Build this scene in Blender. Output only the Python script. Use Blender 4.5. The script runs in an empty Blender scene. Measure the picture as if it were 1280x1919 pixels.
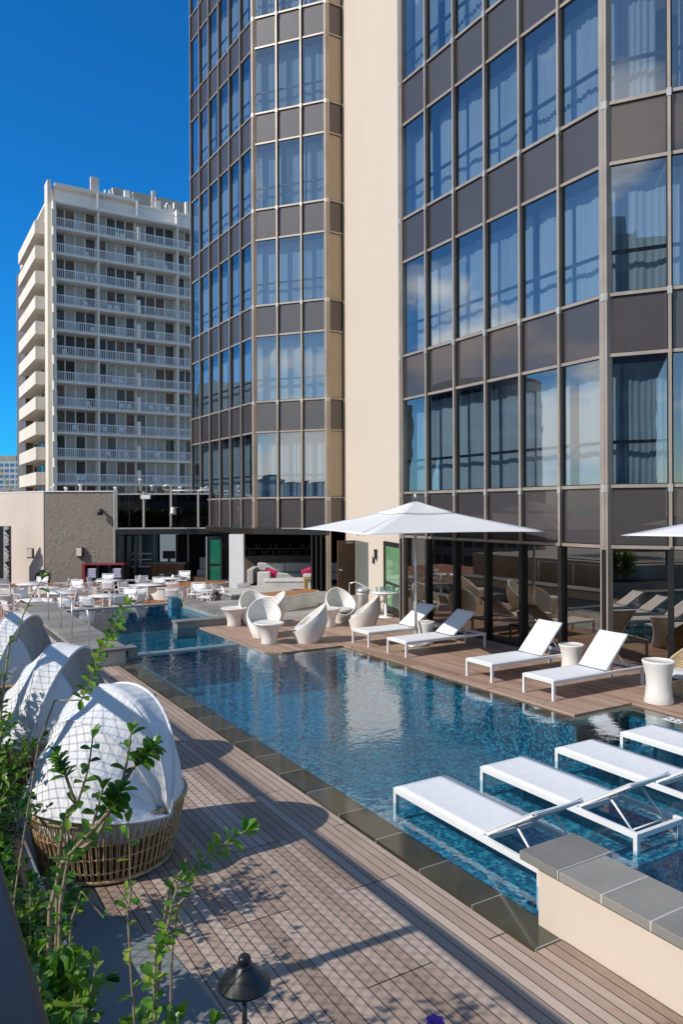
import bpy, bmesh, math, random
from mathutils import Vector, Matrix, noise
random.seed(7)
C = bpy.context.scene.collection
sc = bpy.context.scene
PI = math.pi
# ------------------------------------------------------------ camera, sky, sun
CAMH = 3.4; YAW = math.radians(31.1); FPX = 1395.0
cam = bpy.data.cameras.new('camera'); cam_o = bpy.data.objects.new('camera', cam); C.objects.link(cam_o)
cam.sensor_fit = 'VERTICAL'; cam.sensor_height = 36.0; cam.lens = FPX/1919*36
cam.shift_y = -7.5/1919; cam.clip_start = 0.05; cam.clip_end = 6000
cam_o.matrix_world = Matrix.Translation((0, 0, CAMH)) @ Matrix.Rotation(-YAW, 4, 'Z') @ Matrix.Rotation(PI/2, 4, 'X') @ Matrix.Rotation(-0.004, 4, 'Z')
sc.camera = cam_o
ELEV = math.radians(38.7); AZ = (-1.0, 0.04)
w = bpy.data.worlds.new('World'); sc.world = w; w.use_nodes = True
nt = w.node_tree; N = nt.nodes; L = nt.links; N.clear()
out = N.new('ShaderNodeOutputWorld'); bg = N.new('ShaderNodeBackground'); bg.inputs[1].default_value = 0.13
sky = N.new('ShaderNodeTexSky'); sky.sky_type = 'NISHITA'; sky.sun_disc = False
sky.sun_elevation = ELEV; sky.sun_rotation = math.atan2(AZ[0], AZ[1]); sky.altitude = 200; sky.air_density = 1.0; sky.dust_density = 0.25; sky.ozone_density = 3.0
hs = N.new('ShaderNodeMixRGB'); hs.blend_type = 'MULTIPLY'; hs.inputs[0].default_value = 1; hs.inputs[2].default_value = (0.26, 0.88, 1.22, 1)
L.new(sky.outputs[0], hs.inputs[1])
tc = N.new('ShaderNodeTexCoord')
mp = N.new('ShaderNodeMapping'); mp.inputs['Scale'].default_value = (1.6, 1.6, 4.5); L.new(tc.outputs['Generated'], mp.inputs[0])
ns = N.new('ShaderNodeTexNoise'); ns.inputs['Scale'].default_value = 2.6; ns.inputs['Detail'].default_value = 9; ns.inputs['Roughness'].default_value = 0.55
L.new(mp.outputs[0], ns.inputs[0])
cr = N.new('ShaderNodeValToRGB'); cr.color_ramp.elements[0].position = 0.60; cr.color_ramp.elements[1].position = 0.76
L.new(ns.outputs[0], cr.inputs[0])
sx = N.new('ShaderNodeSeparateXYZ'); L.new(tc.outputs['Generated'], sx.inputs[0])
def wmath(op, a, b=None, clamp=False):
    n = N.new('ShaderNodeMath'); n.operation = op; n.use_clamp = clamp
    for i, v in enumerate((a, b)):
        if v is None: continue
        if isinstance(v, (int, float)): n.inputs[i].default_value = v
        else: L.new(v, n.inputs[i])
    return n.outputs[0]
tintm = N.new('ShaderNodeMixRGB'); tintm.inputs[1].default_value = (0.82, 0.95, 1.0, 1); tintm.inputs[2].default_value = (0.07, 0.72, 1.27, 1)
L.new(wmath('ADD', wmath('ADD', wmath('MULTIPLY', sx.outputs[0], 0.9), wmath('MULTIPLY', sx.outputs[1], 0.95)), 0.36, True), tintm.inputs[0]); L.new(tintm.outputs[0], hs.inputs[2])
side = wmath('MULTIPLY', wmath('SUBTRACT', -0.25, sx.outputs[0]), 4.0, True)         # clouds stand on the sunward half of the sky
low = wmath('MULTIPLY', wmath('SUBTRACT', 0.62, sx.outputs[2]), 4.0, True)
blob = None
for (dx, dy, dz), wd_, st_ in (((-.904, -.109, .407), .010, .34), ((-.776, -.472, .418), .005, .30), ((-.625, .742, .241), .006, .26), ((-.70, .70, .07), .012, .30), ((-.793, .66, .10), .008, .32), ((-.99, -.10, .05), .012, .34), ((-.95, -.28, .12), .010, .22)):
    vm = N.new('ShaderNodeVectorMath'); vm.operation = 'DOT_PRODUCT'; L.new(tc.outputs['Generated'], vm.inputs[0]); vm.inputs[1].default_value = Vector((dx, dy, dz)).normalized()
    b_ = wmath('MULTIPLY', wmath('SUBTRACT', 1.0, wmath('DIVIDE', wmath('SUBTRACT', 1.0, vm.outputs['Value']), wd_), True), st_)
    blob = b_ if blob is None else wmath('MAXIMUM', blob, b_)
L.new(wmath('ADD', ns.outputs[0], blob), cr.inputs[0])
cf = wmath('MULTIPLY', wmath('MULTIPLY', side, low), cr.outputs[0], True)
mxc = N.new('ShaderNodeMixRGB'); L.new(cf, mxc.inputs[0]); L.new(hs.outputs[0], mxc.inputs[1]); mxc.inputs[2].default_value = (11.0, 10.4, 9.7, 1)
L.new(mxc.outputs[0], bg.inputs[0]); L.new(bg.outputs[0], out.inputs[0])
sun = bpy.data.lights.new('sun', 'SUN'); sun.energy = 4.2; sun.angle = math.radians(0.5); sun.color = (1.0, 0.94, 0.86)
sun_o = bpy.data.objects.new('sun', sun); C.objects.link(sun_o)
sd = Vector((-AZ[0], -AZ[1], -math.tan(ELEV)*math.hypot(*AZ)))
sun_o.rotation_euler = sd.to_track_quat('-Z', 'Y').to_euler()
sc.view_settings.view_transform = 'Standard'; sc.view_settings.look = 'None'; sc.view_settings.exposure = 0.0; sc.view_settings.gamma = 1
sc.render.engine = 'CYCLES'
try:
    sc.cycles.max_bounces = 8; sc.cycles.transparent_max_bounces = 24; sc.cycles.caustics_reflective = False; sc.cycles.caustics_refractive = False
except Exception: pass

# ------------------------------------------------------------ materials
class M_:
    def __init__(s, name):
        s.m = bpy.data.materials.new(name); s.m.use_nodes = True
        s.nt = s.m.node_tree; s.N = s.nt.nodes; s.L = s.nt.links
        s.b = s.N['Principled BSDF']; s.out = s.N['Material Output']
        s.tc = s.N.new('ShaderNodeTexCoord'); s.co = s.tc.outputs['Object']
    def n(s, t, **k):
        n = s.N.new(t)
        for a, v in k.items(): setattr(n, a, v)
        return n
    def link(s, a, b): s.L.new(a, b)
    def math(s, op, a, b=None, c=None, clamp=False):
        n = s.n('ShaderNodeMath', operation=op, use_clamp=clamp)
        for i, v in enumerate((a, b, c)):
            if v is None: continue
            if isinstance(v, (int, float)): n.inputs[i].default_value = v
            else: s.link(v, n.inputs[i])
        return n.outputs[0]
    def noise(s, scale, detail=4, rough=0.6, vec=None, st=None):
        n = s.n('ShaderNodeTexNoise'); n.inputs['Scale'].default_value = scale; n.inputs['Detail'].default_value = detail; n.inputs['Roughness'].default_value = rough
        v = vec or s.co
        if st:
            mp = s.n('ShaderNodeMapping'); mp.inputs['Scale'].default_value = st; s.link(v, mp.inputs[0]); v = mp.outputs[0]
        s.link(v, n.inputs[0]); return n.outputs['Fac']
    def ramp(s, fac, stops):
        r = s.n('ShaderNodeValToRGB'); e = r.color_ramp.elements
        while len(e) < len(stops): e.new(0.5)
        for i, (p, c) in enumerate(stops): e[i].position = p; e[i].color = (*c, 1)
        s.link(fac, r.inputs[0]); return r.outputs[0]
    def mix(s, fac, a, b, bt='MIX'):
        n = s.n('ShaderNodeMixRGB', blend_type=bt)
        for i, v in enumerate((fac, a, b)):
            if isinstance(v, (int, float)): n.inputs[i].default_value = v
            elif isinstance(v, tuple): n.inputs[i].default_value = (*v, 1)
            else: s.link(v, n.inputs[i])
        return n.outputs[0]
    def sep(s):
        n = s.n('ShaderNodeSeparateXYZ'); s.link(s.co, n.inputs[0]); return n.outputs
    def white(s, a, b=None, c=None):
        cb = s.n('ShaderNodeCombineXYZ')
        for i, v in enumerate((a, b, c)):
            if v is None: continue
            s.link(v, cb.inputs[i])
        wn = s.n('ShaderNodeTexWhiteNoise', noise_dimensions='3D'); s.link(cb.outputs[0], wn.inputs[0]); return wn.outputs['Value']
    def bump(s, h, strength=0.3, dist=0.01, to=None):
        b = s.n('ShaderNodeBump'); b.inputs['Strength'].default_value = strength; b.inputs['Distance'].default_value = dist
        s.link(h, b.inputs['Height']); s.link(b.outputs[0], to or s.b.inputs['Normal']); return b
    def base(s, v):
        if isinstance(v, tuple): s.b.inputs['Base Color'].default_value = (*v, 1)
        else: s.link(v, s.b.inputs['Base Color'])
    def rough(s, v):
        if isinstance(v, (int, float)): s.b.inputs['Roughness'].default_value = v
        else: s.link(v, s.b.inputs['Roughness'])
MATS = {}
def simple(name, col, rough=0.5, metal=0.0, var=0.08, vs=3.0, bump=0.0, bs=60, spec=None):
    m = M_(name); n = m.noise(vs, 5)
    a = tuple(max(0, c*(1-var*1.5)) for c in col); b = tuple(min(1, c*(1+var)) for c in col)
    m.base(m.ramp(n, [(0.3, a), (0.7, b)])); m.rough(rough); m.b.inputs['Metallic'].default_value = metal
    if spec is not None: m.b.inputs['Specular IOR Level'].default_value = spec
    if bump: m.bump(m.noise(bs, 3), bump, 0.004)
    MATS[name] = m.m; return m.m
simple('cream_paint', (0.66, 0.555, 0.455), 0.75, var=0.035, vs=0.8, bump=0.25, bs=120)
simple('cream_render', (0.62, 0.53, 0.45), 0.8, var=0.05, vs=0.6, bump=0.3, bs=90)
simple('mullion_metal', (0.40, 0.335, 0.275), 0.40, metal=0.35, var=0.12, vs=1.2)
simple('bright_metal', (0.62, 0.58, 0.52), 0.35, metal=0.6, var=0.08)
simple('black_gasket', (0.012, 0.011, 0.011), 0.45, var=0.1)
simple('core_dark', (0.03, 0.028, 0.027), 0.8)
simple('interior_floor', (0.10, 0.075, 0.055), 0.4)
simple('white_paint', (0.80, 0.80, 0.79), 0.35, var=0.03)
simple('white_sling', (0.80, 0.81, 0.82), 0.65, var=0.03, vs=8, bump=0.3, bs=400)
simple('grey_sling', (0.58, 0.58, 0.57), 0.7, var=0.06, vs=8, bump=0.3, bs=400)
simple('cream_plastic', (0.82, 0.79, 0.73), 0.32, var=0.035, vs=4)
simple('seat_pad', (0.62, 0.62, 0.62), 0.8, var=0.05)
simple('chrome', (0.66, 0.66, 0.65), 0.34, metal=0.75, var=0.02)
simple('black_metal', (0.015, 0.017, 0.02), 0.42, var=0.15, vs=9)
simple('bronze_black', (0.02, 0.018, 0.016), 0.35, var=0.1)
simple('rattan', (0.50, 0.34, 0.18), 0.55, var=0.35, vs=22)
simple('rattan_shade', (0.16, 0.10, 0.055), 0.6, var=0.35, vs=16)  # dark copy of rattan for the shade inside the baskets
simple('rattan_pale', (0.52, 0.42, 0.24), 0.5, var=0.2, vs=16)
simple('stem_bark', (0.30, 0.235, 0.15), 0.75, var=0.3, vs=30)
simple('soil', (0.035, 0.025, 0.018), 0.9, var=0.3, vs=20, bump=0.8, bs=40)
simple('balcony_paint', (0.78, 0.71, 0.61), 0.8, var=0.06, vs=0.35)
simple('balcony_white', (0.84, 0.80, 0.73), 0.75, var=0.07, vs=0.5)
simple('far_dark', (0.085, 0.083, 0.08), 0.15, var=0.3, vs=0.4)
simple('far_brown', (0.17, 0.12, 0.095), 0.5, var=0.3, vs=0.4)
simple('railing_white', (0.88, 0.88, 0.88), 0.5, var=0.04)
simple('terra_paving', (0.30, 0.125, 0.06), 0.55, var=0.35, vs=1.7)
simple('door_brown', (0.115, 0.062, 0.032), 0.4, var=0.1, vs=2)
simple('recess_grey', (0.155, 0.165, 0.14), 0.5, var=0.05)
simple('sofa_fabric', (0.55, 0.53, 0.50), 0.85, var=0.05)
simple('pink_fabric', (0.62, 0.02, 0.13), 0.8, var=0.1)
simple('yellow_wood', (0.62, 0.33, 0.06), 0.4, var=0.12, vs=12)
simple('curtain_pale', (0.58, 0.58, 0.55), 0.8, var=0.12, vs=0.9)
simple('red_paint', (0.25, 0.035, 0.04), 0.45, var=0.1)
simple('stone_pale', (0.50, 0.47, 0.42), 0.6, var=0.12, vs=4)
simple('roof_membrane', (0.36, 0.34, 0.31), 0.9, var=0.15, vs=0.5)
simple('crane_yellow', (0.40, 0.30, 0.12), 0.6)
simple('towel', (0.50, 0.50, 0.66), 0.9, var=0.15, vs=25)
simple('lamp_glass', (0.70, 0.66, 0.55), 0.3, var=0.05)
simple('purple_petal', (0.25, 0.06, 0.42), 0.6)
simple('grout_white', (0.62, 0.62, 0.58), 0.6)

def mk_gutter():
    m = M_('gutter_red'); m.base(m.ramp(m.noise(7, 5), [(0.35, (0.05, 0.012, 0.008)), (0.7, (0.20, 0.04, 0.022))])); m.rough(0.25); MATS['gutter_red'] = m.m
mk_gutter()
def mk_wall():
    m = M_('cream_wall_paint'); st = m.noise(1.1, 6, 0.6, st=(3.5, 3.5, 0.10)); fine = m.noise(0.35, 4)
    m.base(m.ramp(m.math('ADD', m.math('MULTIPLY', st, 0.5), m.math('MULTIPLY', fine, 0.5)), [(0.32, (0.635, 0.54, 0.435)), (0.5, (0.66, 0.562, 0.455)), (0.7, (0.675, 0.578, 0.47))])); m.rough(0.8); m.bump(m.noise(60, 4), 0.3, 0.006); MATS['cream_wall_paint'] = m.m
mk_wall()
# canvas of the daybed hoods
def mk_canvas():
    m = M_('canvas_white'); m.base(m.ramp(m.noise(3, 5), [(0.3, (0.84, 0.845, 0.85)), (0.7, (0.89, 0.89, 0.89))])); m.rough(0.85)
    m.bump(m.noise(5, 5, 0.5, st=(1, 3.2, 0.7)), 0.40, 0.05)
    tr = m.n('ShaderNodeBsdfTranslucent'); tr.inputs[0].default_value = (0.75, 0.75, 0.76, 1)
    mx = m.n('ShaderNodeMixShader'); mx.inputs[0].default_value = 0.14
    m.link(m.b.outputs[0], mx.inputs[1]); m.link(tr.outputs[0], mx.inputs[2]); m.link(mx.outputs[0], m.out.inputs[0]); MATS['canvas_white'] = m.m
    m = M_('umbrella_canvas'); m.base((0.84, 0.84, 0.835)); m.rough(0.85)
    tr = m.n('ShaderNodeBsdfTranslucent'); tr.inputs[0].default_value = (0.72, 0.70, 0.67, 1)
    mx = m.n('ShaderNodeMixShader'); mx.inputs[0].default_value = 0.16
    m.link(m.b.outputs[0], mx.inputs[1]); m.link(tr.outputs[0], mx.inputs[2]); m.link(mx.outputs[0], m.out.inputs[0]); MATS['umbrella_canvas'] = m.m
mk_canvas()
# timber deck: boards run along Y, butt joints on a module, each board its own tone
def mk_deck(name, c1, c2, c3, wet=False):
    m = M_(name); x, y, z = m.sep()
    bw = 0.096
    u = m.math('DIVIDE', x, bw); bi = m.math('FLOOR', u); fu = m.math('FRACT', u)
    grp = m.math('FLOOR', m.math('DIVIDE', x, bw*6)); off = m.math('MULTIPLY', m.math('MODULO', m.math('ABSOLUTE', grp), 2.0), 1.22)
    v = m.math('DIVIDE', m.math('ADD', m.math('SUBTRACT', y, 5.66-24.4), off), 2.44); bj = m.math('FLOOR', v); fv = m.math('FRACT', v)
    rnd = m.white(bi, bj)
    grain = m.noise(9, 6, 0.65, st=(9, 0.55, 1))
    stain = m.noise(0.9, 4)
    f = m.math('ADD', m.math('MULTIPLY', rnd, 0.36), m.math('ADD', m.math('MULTIPLY', grain, 0.52), m.math('MULTIPLY', stain, 0.35)))
    col = m.ramp(f, [(0.28, c1), (0.58, c2), (0.95, c3)])
    g1 = m.math('LESS_THAN', m.math('MINIMUM', fu, m.math('SUBTRACT', 1, fu)), 0.045)
    g2 = m.math('LESS_THAN', m.math('MINIMUM', fv, m.math('SUBTRACT', 1, fv)), 0.0024)
    gap = m.math('MAXIMUM', g1, g2)
    m.base(m.mix(gap, col, (0.012, 0.009, 0.008))); m.rough(m.math('ADD', 0.45, m.math('MULTIPLY', grain, 0.3)))
    h = m.math('SUBTRACT', m.math('MULTIPLY', grain, 0.25), gap); m.bump(h, 0.6, 0.004)
    MATS[name] = m.m
mk_deck('deck_wood', (0.20, 0.138, 0.10), (0.40, 0.295, 0.225), (0.60, 0.49, 0.40))
mk_deck('deck_wood_warm', (0.23, 0.135, 0.09), (0.40, 0.262, 0.19), (0.54, 0.39, 0.30))
# wood table tops
def mk_wood(name, c1, c2, st=(1, 8, 1)):
    m = M_(name); m.base(m.ramp(m.noise(1.6, 6, 0.6, st=st), [(0.35, c1), (0.65, c2)])); m.rough(0.4); MATS[name] = m.m
mk_wood('table_wood', (0.26, 0.085, 0.035), (0.55, 0.27, 0.12), (7, 1, 1))
# stone slabs
def mk_slab(name, c1, c2, rough, pitch, axis=1, off=0.0, grout=(0.3, 0.3, 0.27)):
    m = M_(name); xyz = m.sep()
    v = m.math('DIVIDE', m.math('ADD', xyz[axis], 30+off), pitch); fv = m.math('FRACT', v); cell = m.math('FLOOR', v)
    g = m.math('LESS_THAN', m.math('MINIMUM', fv, m.math('SUBTRACT', 1, fv)), 0.006/pitch)
    rnd = m.white(cell); n = m.noise(1.7, 6)
    f = m.math('ADD', m.math('MULTIPLY', rnd, 0.45), m.math('MULTIPLY', n, 0.75))
    m.base(m.mix(g, m.ramp(f, [(0.25, c1), (0.85, c2)]), grout)); m.rough(m.math('MULTIPLY_ADD', n, 0.15, rough)); m.bump(m.noise(40, 3), 0.08, 0.003); MATS[name] = m.m
mk_slab('wet_slab', (0.030, 0.030, 0.020), (0.095, 0.090, 0.062), 0.0, 0.745, 1, 0.10)
mk_slab('wet_slab_cross', (0.055, 0.055, 0.042), (0.12, 0.12, 0.092), 0.03, 0.6, 0, 0.1)
mk_slab('coping_stone', (0.15, 0.15, 0.138), (0.32, 0.30, 0.262), 0.32, 0.42, 1, 0.29, (0.55, 0.54, 0.5))
mk_slab('stone_plain', (0.25, 0.24, 0.225), (0.38, 0.365, 0.335), 0.4, 0.7, 1, 0.1)
mk_slab('patio_stone', (0.16, 0.185, 0.18), (0.24, 0.26, 0.25), 0.5, 30.0, 1, 0)
# blue glass mosaic
def mk_mosaic(name, cols, cell=0.042):
    m = M_(name); x, y, z = m.sep()
    a = [m.math('DIVIDE', m.math('ADD', q, 0.011), cell) for q in (x, y, z)]
    fl = [m.math('FLOOR', q) for q in a]; fr = [m.math('FRACT', q) for q in a]
    rnd = m.white(*fl)
    geo = m.n('ShaderNodeNewGeometry'); nn = m.n('ShaderNodeSeparateXYZ'); m.link(geo.outputs['Normal'], nn.inputs[0])
    gs = []
    for k in range(3):
        g = m.math('LESS_THAN', m.math('MINIMUM', fr[k], m.math('SUBTRACT', 1, fr[k])), 0.055)
        gs.append(m.math('MULTIPLY', g, m.math('LESS_THAN', m.math('ABSOLUTE', nn.outputs[k]), 0.5)))
    g = m.math('MAXIMUM', gs[0], m.math('MAXIMUM', gs[1], gs[2]))
    # ripples focus the sun on the floor of any pool: a real pattern of light is approximated by nothing here, only tile tones
    m.base(m.mix(g, m.ramp(m.math('ADD', m.math('MULTIPLY', rnd, 0.8), m.math('MULTIPLY', m.noise(1.1, 3), 0.3)), cols), (0.16, 0.27, 0.34)))
    m.rough(0.15); MATS[name] = m.m
mk_mosaic('pool_mosaic', [(0.15, (0.006, 0.045, 0.115)), (0.42, (0.014, 0.125, 0.24)), (0.66, (0.03, 0.25, 0.36)), (0.95, (0.16, 0.52, 0.62))])
def schlick(m, f0, nrm=None):      # two-sided fresnel, so that sunlight also passes the surface from below
    geo = m.n('ShaderNodeNewGeometry'); vm = m.n('ShaderNodeVectorMath', operation='DOT_PRODUCT')
    m.link(geo.outputs['Incoming'], vm.inputs[0]); m.link(nrm or geo.outputs['Normal'], vm.inputs[1])
    c = m.math('SUBTRACT', 1.0, m.math('ABSOLUTE', vm.outputs['Value']), clamp=True)
    return m.math('MULTIPLY_ADD', m.math('POWER', c, 5.0), 1-f0, f0, clamp=True)
# water: fresnel mirror over clear tinted body
def mk_water():
    m = M_('water'); m.N.remove(m.b)
    n1 = m.noise(2.4, 3, 0.5, st=(1.0, 1.3, 1)); n2 = m.noise(9, 3, 0.55); n3 = m.noise(26, 2, 0.5)
    h = m.math('ADD', m.math('MULTIPLY', n1, 1.0), m.math('ADD', m.math('MULTIPLY', n2, 0.34), m.math('MULTIPLY', n3, 0.07)))
    b = m.n('ShaderNodeBump'); b.inputs['Strength'].default_value = 0.115; b.inputs['Distance'].default_value = 0.05; m.link(h, b.inputs['Height'])
    fr = schlick(m, 0.03, b.outputs[0])
    gl = m.n('ShaderNodeBsdfGlossy'); gl.inputs['Roughness'].default_value = 0.0; m.link(b.outputs[0], gl.inputs['Normal'])
    tr = m.n('ShaderNodeBsdfTransparent'); tr.inputs[0].default_value = (0.58, 0.86, 0.93, 1)
    rf = m.n('ShaderNodeBsdfRefraction'); rf.inputs['Color'].default_value = (0.60, 0.88, 0.95, 1); rf.inputs['IOR'].default_value = 1.2; rf.inputs['Roughness'].default_value = 0.0; m.link(b.outputs[0], rf.inputs['Normal'])
    mx = m.n('ShaderNodeMixShader'); m.link(m.math('MINIMUM', m.math('MULTIPLY', fr, 2.2, clamp=True), 0.52), mx.inputs[0]); m.link(tr.outputs[0], mx.inputs[1]); m.link(gl.outputs[0], mx.inputs[2])
    m.link(mx.outputs[0], m.out.inputs[0]); MATS['water'] = m.m
mk_water()
def mk_glass(name, tint, refl, rcol, ior=1.5, boost=1.0, wav=0.0):
    m = M_(name); m.N.remove(m.b)
    tr = m.n('ShaderNodeBsdfTransparent'); tr.inputs[0].default_value = (*tint, 1)
    gl = m.n('ShaderNodeBsdfGlossy'); gl.inputs['Roughness'].default_value = 0.0; gl.inputs['Color'].default_value = (*rcol, 1)
    fr = schlick(m, 0.04)
    if wav:
        b = m.n('ShaderNodeBump'); b.inputs['Strength'].default_value = wav; b.inputs['Distance'].default_value = 0.02; m.link(m.noise(0.7, 2), b.inputs['Height']); m.link(b.outputs[0], gl.inputs['Normal'])
    f = m.math('MULTIPLY_ADD', fr, boost, refl, clamp=True)
    mx = m.n('ShaderNodeMixShader'); m.link(f, mx.inputs[0]); m.link(tr.outputs[0], mx.inputs[1]); m.link(gl.outputs[0], mx.inputs[2]); m.link(mx.outputs[0], m.out.inputs[0]); MATS[name] = m.m
mk_glass('window_glass', (0.56, 0.63, 0.67), 0.22, (0.84, 0.91, 0.97), wav=0.10)
mk_glass('shopfront_glass', (0.24, 0.21, 0.17), 0.30, (1.0, 0.86, 0.70), wav=0.04)
mk_glass('dark_glass', (0.10, 0.09, 0.08), 0.06, (0.9, 0.9, 0.9))
mk_glass('green_glass', (0.10, 0.42, 0.24), 0.10, (0.8, 1.0, 0.85))
def mk_film(name, col, rc):
    m = M_(name); m.base(m.ramp(m.noise(1.3, 4), [(0.3, tuple(c*.8 for c in col)), (0.7, col)])); m.rough(0.08); m.b.inputs['Coat Weight'].default_value = 0.5; MATS[name] = m.m
mk_film('green_film', (0.20, 0.40, 0.20), 0)
mk_film('green_dark_film', (0.015, 0.20, 0.11), 0)
mk_glass('clear_glass', (0.80, 0.86, 0.85), 0.05, (1, 1, 1))
def mk_spandrel():
    m = M_('spandrel_panel'); oi = m.n('ShaderNodeObjectInfo'); m.base(m.ramp(m.math('ADD', m.math('MULTIPLY', m.noise(0.9, 5), 0.5), m.math('MULTIPLY', oi.outputs['Random'], 0.5)), [(0.2, (0.036, 0.030, 0.032)), (0.8, (0.060, 0.050, 0.048))])); m.rough(0.5)
    gl = m.n('ShaderNodeBsdfGlossy'); gl.inputs['Roughness'].default_value = 0.015; gl.inputs['Color'].default_value = (0.60, 0.52, 0.46, 1)
    fr = m.n('ShaderNodeFresnel'); fr.inputs[0].default_value = 1.45
    mx = m.n('ShaderNodeMixShader'); m.link(m.math('MULTIPLY_ADD', fr.outputs[0], 0.9, 0.07, clamp=True), mx.inputs[0]); m.link(m.b.outputs[0], mx.inputs[1]); m.link(gl.outputs[0], mx.inputs[2]); m.link(mx.outputs[0], m.out.inputs[0]); MATS['spandrel_panel'] = m.m
mk_spandrel()
def mk_curtain():
    m = M_('curtain_fabric'); oi = m.n('ShaderNodeObjectInfo'); m.base(m.ramp(m.math('ADD', m.math('MULTIPLY', m.noise(2.5, 4, st=(1, 1, 0.12)), 0.6), m.math('MULTIPLY', oi.outputs['Random'], 0.4)), [(0.3, (0.38, 0.46, 0.53)), (0.7, (0.56, 0.64, 0.70))])); m.rough(0.9); MATS['curtain_fabric'] = m.m
    m = M_('blind_beige'); m.base((0.44, 0.34, 0.225)); m.rough(0.7); MATS['blind_beige'] = m.m
mk_curtain()
def mk_stucco():
    m = M_('stucco_rough'); n = m.noise(1.6, 8, 0.7); s2 = m.noise(5.5, 6, 0.7)
    m.base(m.ramp(n, [(0.3, (0.22, 0.19, 0.16)), (0.7, (0.30, 0.265, 0.225))])); m.rough(0.85)
    h = m.ramp(m.math('MULTIPLY', n, s2), [(0.26, (0, 0, 0)), (0.34, (1, 1, 1))]); m.bump(h, 0.5, 0.05); MATS['stucco_rough'] = m.m
    m = M_('carved_stone'); v = m.n('ShaderNodeTexVoronoi', feature='DISTANCE_TO_EDGE'); v.inputs['Scale'].default_value = 5.5; m.link(m.co, v.inputs[0])
    m.base(m.ramp(v.outputs['Distance'], [(0.02, (0.02, 0.02, 0.02)), (0.12, (0.24, 0.24, 0.24))])); m.rough(0.7); MATS['carved_stone'] = m.m
mk_stucco()
def mk_leaf(name, c1, c2, c3, trans):
    m = M_(name); oi = m.n('ShaderNodeNewGeometry')
    r = oi.outputs['Random Per Island']
    col = m.ramp(r, [(0.1, c1), (0.55, c2), (0.97, c3)]); m.base(col); m.rough(0.32)
    tr = m.n('ShaderNodeBsdfTranslucent'); m.link(m.mix(1.0, col, trans, 'MULTIPLY'), tr.inputs[0])
    mx = m.n('ShaderNodeMixShader'); mx.inputs[0].default_value = 0.33
    m.link(m.b.outputs[0], mx.inputs[1]); m.link(tr.outputs[0], mx.inputs[2]); m.link(mx.outputs[0], m.out.inputs[0]); MATS[name] = m.m
mk_leaf('leaf_green', (0.03, 0.085, 0.014), (0.07, 0.17, 0.022), (0.20, 0.30, 0.04), (2.2, 2.6, 0.8))
mk_leaf('leaf_bright', (0.07, 0.19, 0.025), (0.14, 0.30, 0.04), (0.34, 0.42, 0.06), (1.6, 1.7, 0.7))
mk_leaf('leaf_mid', (0.04, 0.12, 0.018), (0.09, 0.22, 0.03), (0.22, 0.34, 0.05), (1.9, 2.2, 0.8))
mk_leaf('leaf_hedge', (0.012, 0.035, 0.008), (0.03, 0.075, 0.016), (0.05, 0.11, 0.02), (1.5, 2.0, 0.7))
def mk_citywin(name, wall, glass, sx_, sz_):
    m = M_(name); x, y, z = m.sep()
    fx = m.math('FRACT', m.math('DIVIDE', m.math('ADD', x, y), sx_)); fz = m.math('FRACT', m.math('DIVIDE', z, sz_))
    k = m.math('MULTIPLY', m.math('GREATER_THAN', fx, 0.22), m.math('GREATER_THAN', fz, 0.38))
    m.base(m.mix(k, wall, glass)); m.rough(0.85); MATS[name] = m.m
mk_citywin('office_facade', (0.16, 0.155, 0.15), (0.03, 0.035, 0.04), 2.2, 3.4)
mk_citywin('tower_facade', (0.42, 0.45, 0.48), (0.06, 0.16, 0.26), 3.0, 3.1)

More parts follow.
